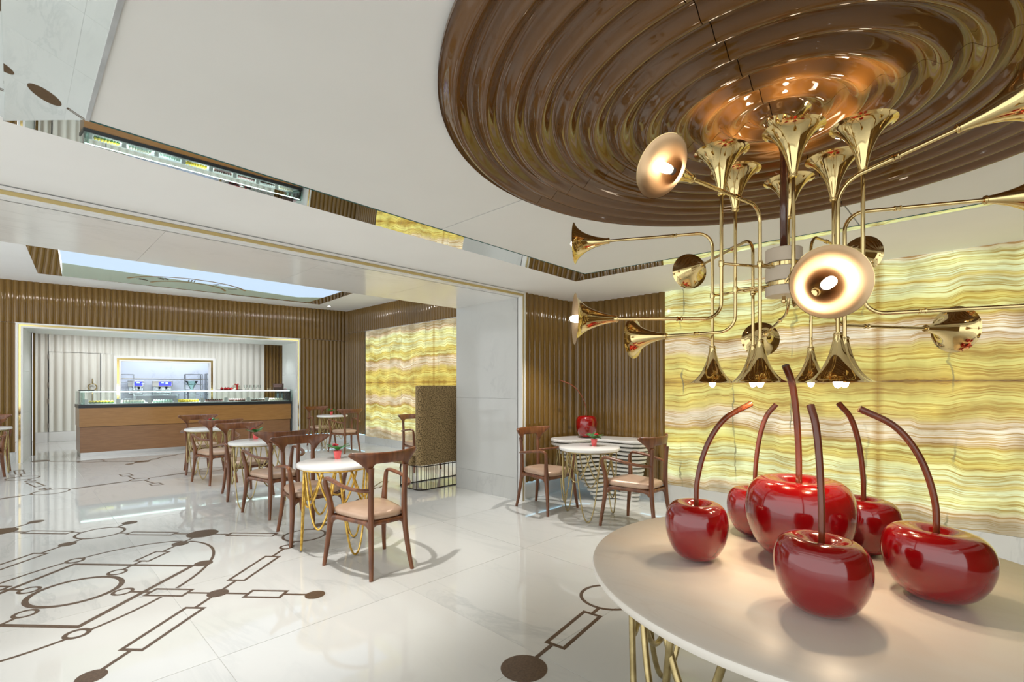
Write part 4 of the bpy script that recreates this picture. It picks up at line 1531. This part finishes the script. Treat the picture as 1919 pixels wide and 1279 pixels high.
# back panel: rounded slab, left front corner soft
bk.prism(rrect(0.0, BW, 0.0, 0.13, 0.055), 0.335, 1.40)
bk.build('backrest', 'fabric', sf, bevel=0.012)
MB().prism(rrect(-0.06, BW, 0.132, 0.62, 0.06), 0.33, 0.47).build('seat', 'fabric', sf, bevel=0.02)
foot = rrect(0.02, BW - 0.02, 0.02, 0.56, 0.10, 6)
for z, rr in ((0.007, 0.007), (0.318, 0.007)):
    MB().tube([(x, y, z) for x, y in foot], rr, 6, closed=True).build('base_rail', 'cage', sf, smooth=True)
per = []
tot = 0
n = len(foot)
for i in range(n):
    a, b = Vector(foot[i]), Vector(foot[(i + 1) % n])
    per.append((tot, a, b))
    tot += (b - a).length
N = 52
for k in range(N):
    s = tot * k / N
    for (t0, a, b) in per[::-1]:
        if s >= t0:
            p = a + (b - a).normalized() * (s - t0)
            break
    MB().tube([(p.x, p.y, 0.01), (p.x, p.y, 0.325)], 0.0042, 5).build('wire_bar', 'cage', sf)

# ------------------------------------------------------------------ pastry counter
ct = thing('display_counter', 'long wooden pastry counter with a lit glass display case inside the framed opening', 'counter', (0, 0, 0))
c0, c1 = 0.90, 4.735
CO, CD = 0.28, 0.85


def cbox(x0, x1, o0, o1, z0, z1):
    return bx_box(x0, x1, CO + o0, CO + o1, z0, z1)


cbox(c0 + 0.02, c1 - 0.02, 0.035, CD, 0.0, 0.075).build('kick_panel', 'steel', ct)
cbox(c0 + 0.01, c1 - 0.01, 0.02, CD, 0.075, 0.578).build('lower_panel', 'counter_wood2', ct)
cbox(c0, c1, 0.0, CD, 0.585, 0.955).build('upper_panel', 'counter_wood', ct)
cbox(c0 - 0.012, c1 + 0.012, -0.012, CD, 0.955, 1.018).build('case_rim', 'black', ct)
cbox(c1 + 0.0, c1 + 0.014, 0.02, CD, 0.02, 0.955).build('end_panel', 'black', ct)
cbox(c0 + 0.05, c1 - 0.05, 0.03, CD - 0.05, 1.018, 1.030).build('display_shelf', 'white', ct)
cbox(c0, c1, 0.0, 0.008, 1.018, 1.282).build('front_glass', 'glass', ct)
cbox(c0, c1, 0.0, CD, 1.284, 1.294).build('top_glass', 'glass', ct)
for x in (c0, c1 - 0.008):
    cbox(x, x + 0.008, 0.01, CD, 1.018, 1.282).build('side_glass', 'glass_green', ct)
cbox(c0 + 0.02, c1 - 0.02, 0.012, 0.026, 1.268, 1.283).build('led_strip', 'led', ct)
cbox(c0 - 0.01, c0 + 0.22, -0.004, 0.03, 1.294, 1.31).build('corner_cap', 'black', ct)
cbox(c1 - 0.05, c1 + 0.01, -0.004, 0.03, 1.284, 1.30).build('corner_cap', 'black', ct)
for x in (c0 + 0.03, c1 - 0.08):
    cbox(x, x + 0.05, 0.03, CD - 0.03, 1.02, 1.28).build('case_post', 'glass_green', ct)
for k in range(5):
    xx = 1.4 + k * 0.72
    spot(xx, by(xx, CO + 0.1), 1.265, 22, (xx, by(xx, CO + 0.3), 1.03), size=150, blend=1, col=(0.85, 1, 0.96), rad=0.05)

# pastries in rows, each on its own tray
TR = [(1.02, 0.44, 'yellow', 'leaf', 'yellow and green', 'at the left end of the glass case', 2),
      (1.52, 0.44, 'cream', 'mint', 'cream topped', 'second tray from the left in the glass case', 2),
      (2.03, 0.40, 'mint', 'mint', 'pale mint', 'third tray from the left in the glass case', 1),
      (2.48, 0.42, 'yellow', 'yellow', 'bright yellow', 'fourth tray, before the coffee machine', 2),
      (2.96, 0.40, 'choco', 'pink', 'chocolate and pink', 'fifth tray in the glass case', 1),
      (3.41, 0.40, 'pink', 'choco', 'dark pink', 'sixth tray in the glass case', 1),
      (3.86, 0.36, 'white', 'choco', 'flat white', 'seventh tray in the glass case', 1),
      (4.25, 0.36, 'cream', 'cream', 'cream coloured', 'at the right end of the glass case', 1)]
for (x0, w, m1, m2, desc, where, rows_) in TR:
    tr = bx_box(x0, x0 + w, CO + 0.05, CO + 0.30, 1.0305, 1.040).build('pastry_tray', 'white')
    tag(tr, 'flat tray of %s pastries, %s' % (desc, where), 'tray', 'pastry trays in the display case')
    cnt = 8
    base = None
    for r in range(rows_):
        for k in range(cnt):
            xx = x0 + 0.03 + (w - 0.06) * (k + 0.5) / cnt
            yy = by(xx, CO + 0.09 + 0.10 * r)
            if base is None:
                base = thing('pastry', 'small %s pastry in the row %s' % (desc, where), 'pastry', (xx, yy, 1.0402), 0, '%s pastries %s' % (desc, where))
                MB().lathe([(0, 0), (0.020, 0), (0.0235, 0.018), (0.0235, 0.026), (0, 0.026)], 12).build('base', m2, base, smooth=True, angle=40)
                MB().lathe([(0.021, 0.026), (0.020, 0.042), (0.012, 0.055), (0, 0.060)], 12).build('topping', m1, base, smooth=True)
            else:
                dup(base, (xx, yy, 1.0402), 0)
    xx = x0 - 0.03
    cd = bx_box(xx - 0.035, xx + 0.035, CO + 0.045, CO + 0.05, 1.0305, 1.125).build('price_card', 'card')
    tag(cd, 'small white price card left of the %s pastries' % desc, 'card', 'price cards in the display case')


# things standing on the glass top at the right
ZG = 1.2945


def at_c(x, o):
    return (x, by(x, CO + o), ZG)


gb = thing('gift_box', 'white gift box with a red ribbon bow on the counter top', 'box', at_c(3.66, 0.3))
MB().box(-0.07, 0.07, -0.05, 0.05, 0, 0.10).build('box', 'cream', gb, bevel=0.006)
MB().box(-0.018, 0.018, -0.052, 0.052, 0.0, 0.103).build('ribbon', 'red', gb)
b = MB()
for s in (-1, 1):
    b.tube([(0.0, 0, 0.105), (0.03 * s, 0, 0.135), (0.05 * s, 0, 0.125), (0.03 * s, 0, 0.108), (0, 0, 0.105)], 0.008, 6)
b.build('bow', 'red', gb, smooth=True)
tyr = bx_box(3.30, 3.75, CO + 0.18, CO + 0.45, ZG, ZG + 0.012).build('slate_tray', 'black')
tag(tyr, 'thin dark serving tray on the counter top under the red cakes', 'tray')
gb.location.z = ZG + 0.0125
for k, (dx, dy) in enumerate(((3.36, 0.28), (3.42, 0.25), (3.48, 0.29), (3.54, 0.26), (3.45, 0.35), (3.52, 0.36))):
    c = thing('red_cake', 'small round red cake on the dark tray on the counter top', 'cake', (dx, by(dx, CO + dy), ZG + 0.0125), 0, 'red cakes on the counter top')
    MB().lathe([(0, 0), (0.03, 0), (0.033, 0.02), (0.024, 0.042), (0, 0.05)], 14).build('cake', 'red', c, smooth=True)
    MB().lathe([(0, 0.046), (0.008, 0.052), (0, 0.062)], 8).build('topping', 'cherry', c, smooth=True)
for k in range(5):
    x = 3.84 + k * 0.075
    gcup = thing('glass_cup', 'small clear stemmed glass on the counter top right of the gift box', 'glass', at_c(x, 0.3), 0, 'clear glasses on the counter top')
    MB().lathe([(0.028, 0.0), (0.005, 0.005), (0.004, 0.045), (0.026, 0.06), (0.032, 0.085), (0.030, 0.12)], 14).build('bowl', 'glass', gcup, smooth=True)
    MB().lathe([(0, 0.0), (0.028, 0.0), (0.028, 0.003), (0, 0.003)], 14).build('foot', 'glass_green', gcup)
sg = thing('counter_sign', 'small dark brown tabletop sign at the right end of the counter', 'sign', at_c(4.50, 0.12))
v = MB().box(-0.12, 0.12, -0.006, 0.006, 0.0, 0.155)
v.build('panel', 'dark_panel', sg)
MB().box(-0.11, 0.08, -0.0075, -0.006, 0.115, 0.122).box(-0.11, 0.05, -0.0075, -0.006, 0.09, 0.095).box(-0.11, 0.07, -0.0075, -0.006, 0.07, 0.075).build('text_lines', 'pink', sg)
MB().box(-0.08, 0.08, 0.0, 0.05, 0.0, 0.01).build('foot', 'dark_panel', sg)
rp = thing('macaron_plate', 'plate of pink macarons at the extreme right end of the counter', 'plate', at_c(4.67, 0.16))
MB().lathe([(0, 0.0), (0.035, 0.0), (0.05, 0.012), (0.048, 0.014), (0, 0.006)], 18).build('plate', 'white', rp, smooth=True)
for k, (dx, dy, dz) in enumerate(((-0.02, 0, 0.008), (0.02, 0.0, 0.008), (0, 0.015, 0.03))):
    MB().lathe([(0, 0), (0.017, 0.004), (0.019, 0.010), (0.017, 0.016), (0, 0.022)], 12, (dx, dy, dz)).build('macaron', 'pink', rp, smooth=True)


# kitchen equipment behind the pass-through
def kpos(x, o, z=0.0):
    return (x, by(x, KO + o), z)


KR = atan2(SL, 1)


def rack(label, x, o, w, h, n):
    t = thing('tray_rack', label, 'rack', kpos(x, o), KR)
    for dx in (0, w):
        for dy in (0, 0.4):
            MB().box(dx - 0.012, dx + 0.012, dy - 0.012, dy + 0.012, 0, h).build('post', 'steel_light', t)
    for k in range(n):
        z = 0.35 + (h - 0.37) * k / (n - 1)
        MB().box(0, w, 0, 0.4, z, z + 0.02).build('shelf', 'steel_light', t)
    return t


rack('steel tray rack at the left of the kitchen window', 2.02, 0.7, 0.34, 1.72, 7)
rack('steel tray rack with dark trays at the right of the kitchen window', 3.52, 0.55, 0.42, 1.74, 10)
rack('second steel rack at the right edge of the kitchen window', 4.05, 0.55, 0.36, 1.76, 10)
wt = thing('kitchen_worktop', 'steel worktop under the kitchen machines', 'worktop', kpos(3.0, 1.15), KR)
MB().box(-0.60, 0.50, 0, 0.4, 1.10, 1.14).build('top', 'steel_light', wt)
for dx in (-0.58, 0.44):
    MB().box(dx, dx + 0.04, 0.02, 0.06, 0, 1.10).build('leg', 'steel_light', wt)
    MB().box(dx, dx + 0.04, 0.34, 0.38, 0, 1.10).build('leg', 'steel_light', wt)


def machine(label, x, o, w, z=1.1405):
    t = thing('coffee_machine', label, 'machine', kpos(x, o, z), KR)
    MB().box(0, w, 0.12, 0.36, 0, 0.36).build('body', 'steel_light', t, bevel=0.01)
    MB().box(-0.02, w + 0.02, 0.0, 0.36, 0.22, 0.40).build('head', 'steel', t, bevel=0.012)
    MB().box(0.14, w - 0.02, -0.008, 0.0, 0.25, 0.37).build('display', 'display_blue', t)
    MB().box(0.20, 0.26, -0.012, -0.008, 0.33, 0.35).box(0.30, 0.36, -0.012, -0.008, 0.30, 0.32).box(w - 0.16, w - 0.10, -0.012, -0.008, 0.33, 0.35).build('display_light', 'led_dot', t)
    MB().box(0.03, w - 0.03, 0.0, 0.14, 0.0, 0.03).build('drip_tray', 'black', t)
    for k in range(2):
        MB().lathe([(0.02, 0.15), (0.028, 0.22)], 10, (w * (0.35 + 0.35 * k), 0.06, 0)).build('spout', 'black', t)
    return t


machine('steel coffee machine with a blue lit display in the middle of the kitchen window', 2.86, 1.16, 0.46)
machine('second machine with a blue display beside the left kitchen rack', 2.30, 1.17, 0.34)
hp = thing('coffee_grinder', 'coffee grinder with a clear cone hopper before the right kitchen rack', 'grinder', kpos(3.62, 0.3, 1.0))
MB().box(-0.09, 0.09, -0.1, 0.12, 0, 0.28).build('body', 'steel_light', hp, bevel=0.01)
MB().lathe([(0.04, 0.28), (0.05, 0.33), (0.15, 0.52), (0.155, 0.53), (0.0, 0.53)], 20).build('hopper', 'glass_green', hp, smooth=True, angle=40)
kb = thing('service_shelf', 'steel shelf under the kitchen window holding the grinder', 'shelf', kpos(3.6, 0.12, 0), KR)
MB().box(-0.4, 0.4, 0.0, 0.36, 0.96, 0.9995).build('shelf', 'steel_light', kb)
for dx in (-0.38, 0.34):
    MB().box(dx, dx + 0.04, 0.16, 0.2, 0, 0.96).build('leg', 'steel_light', kb)
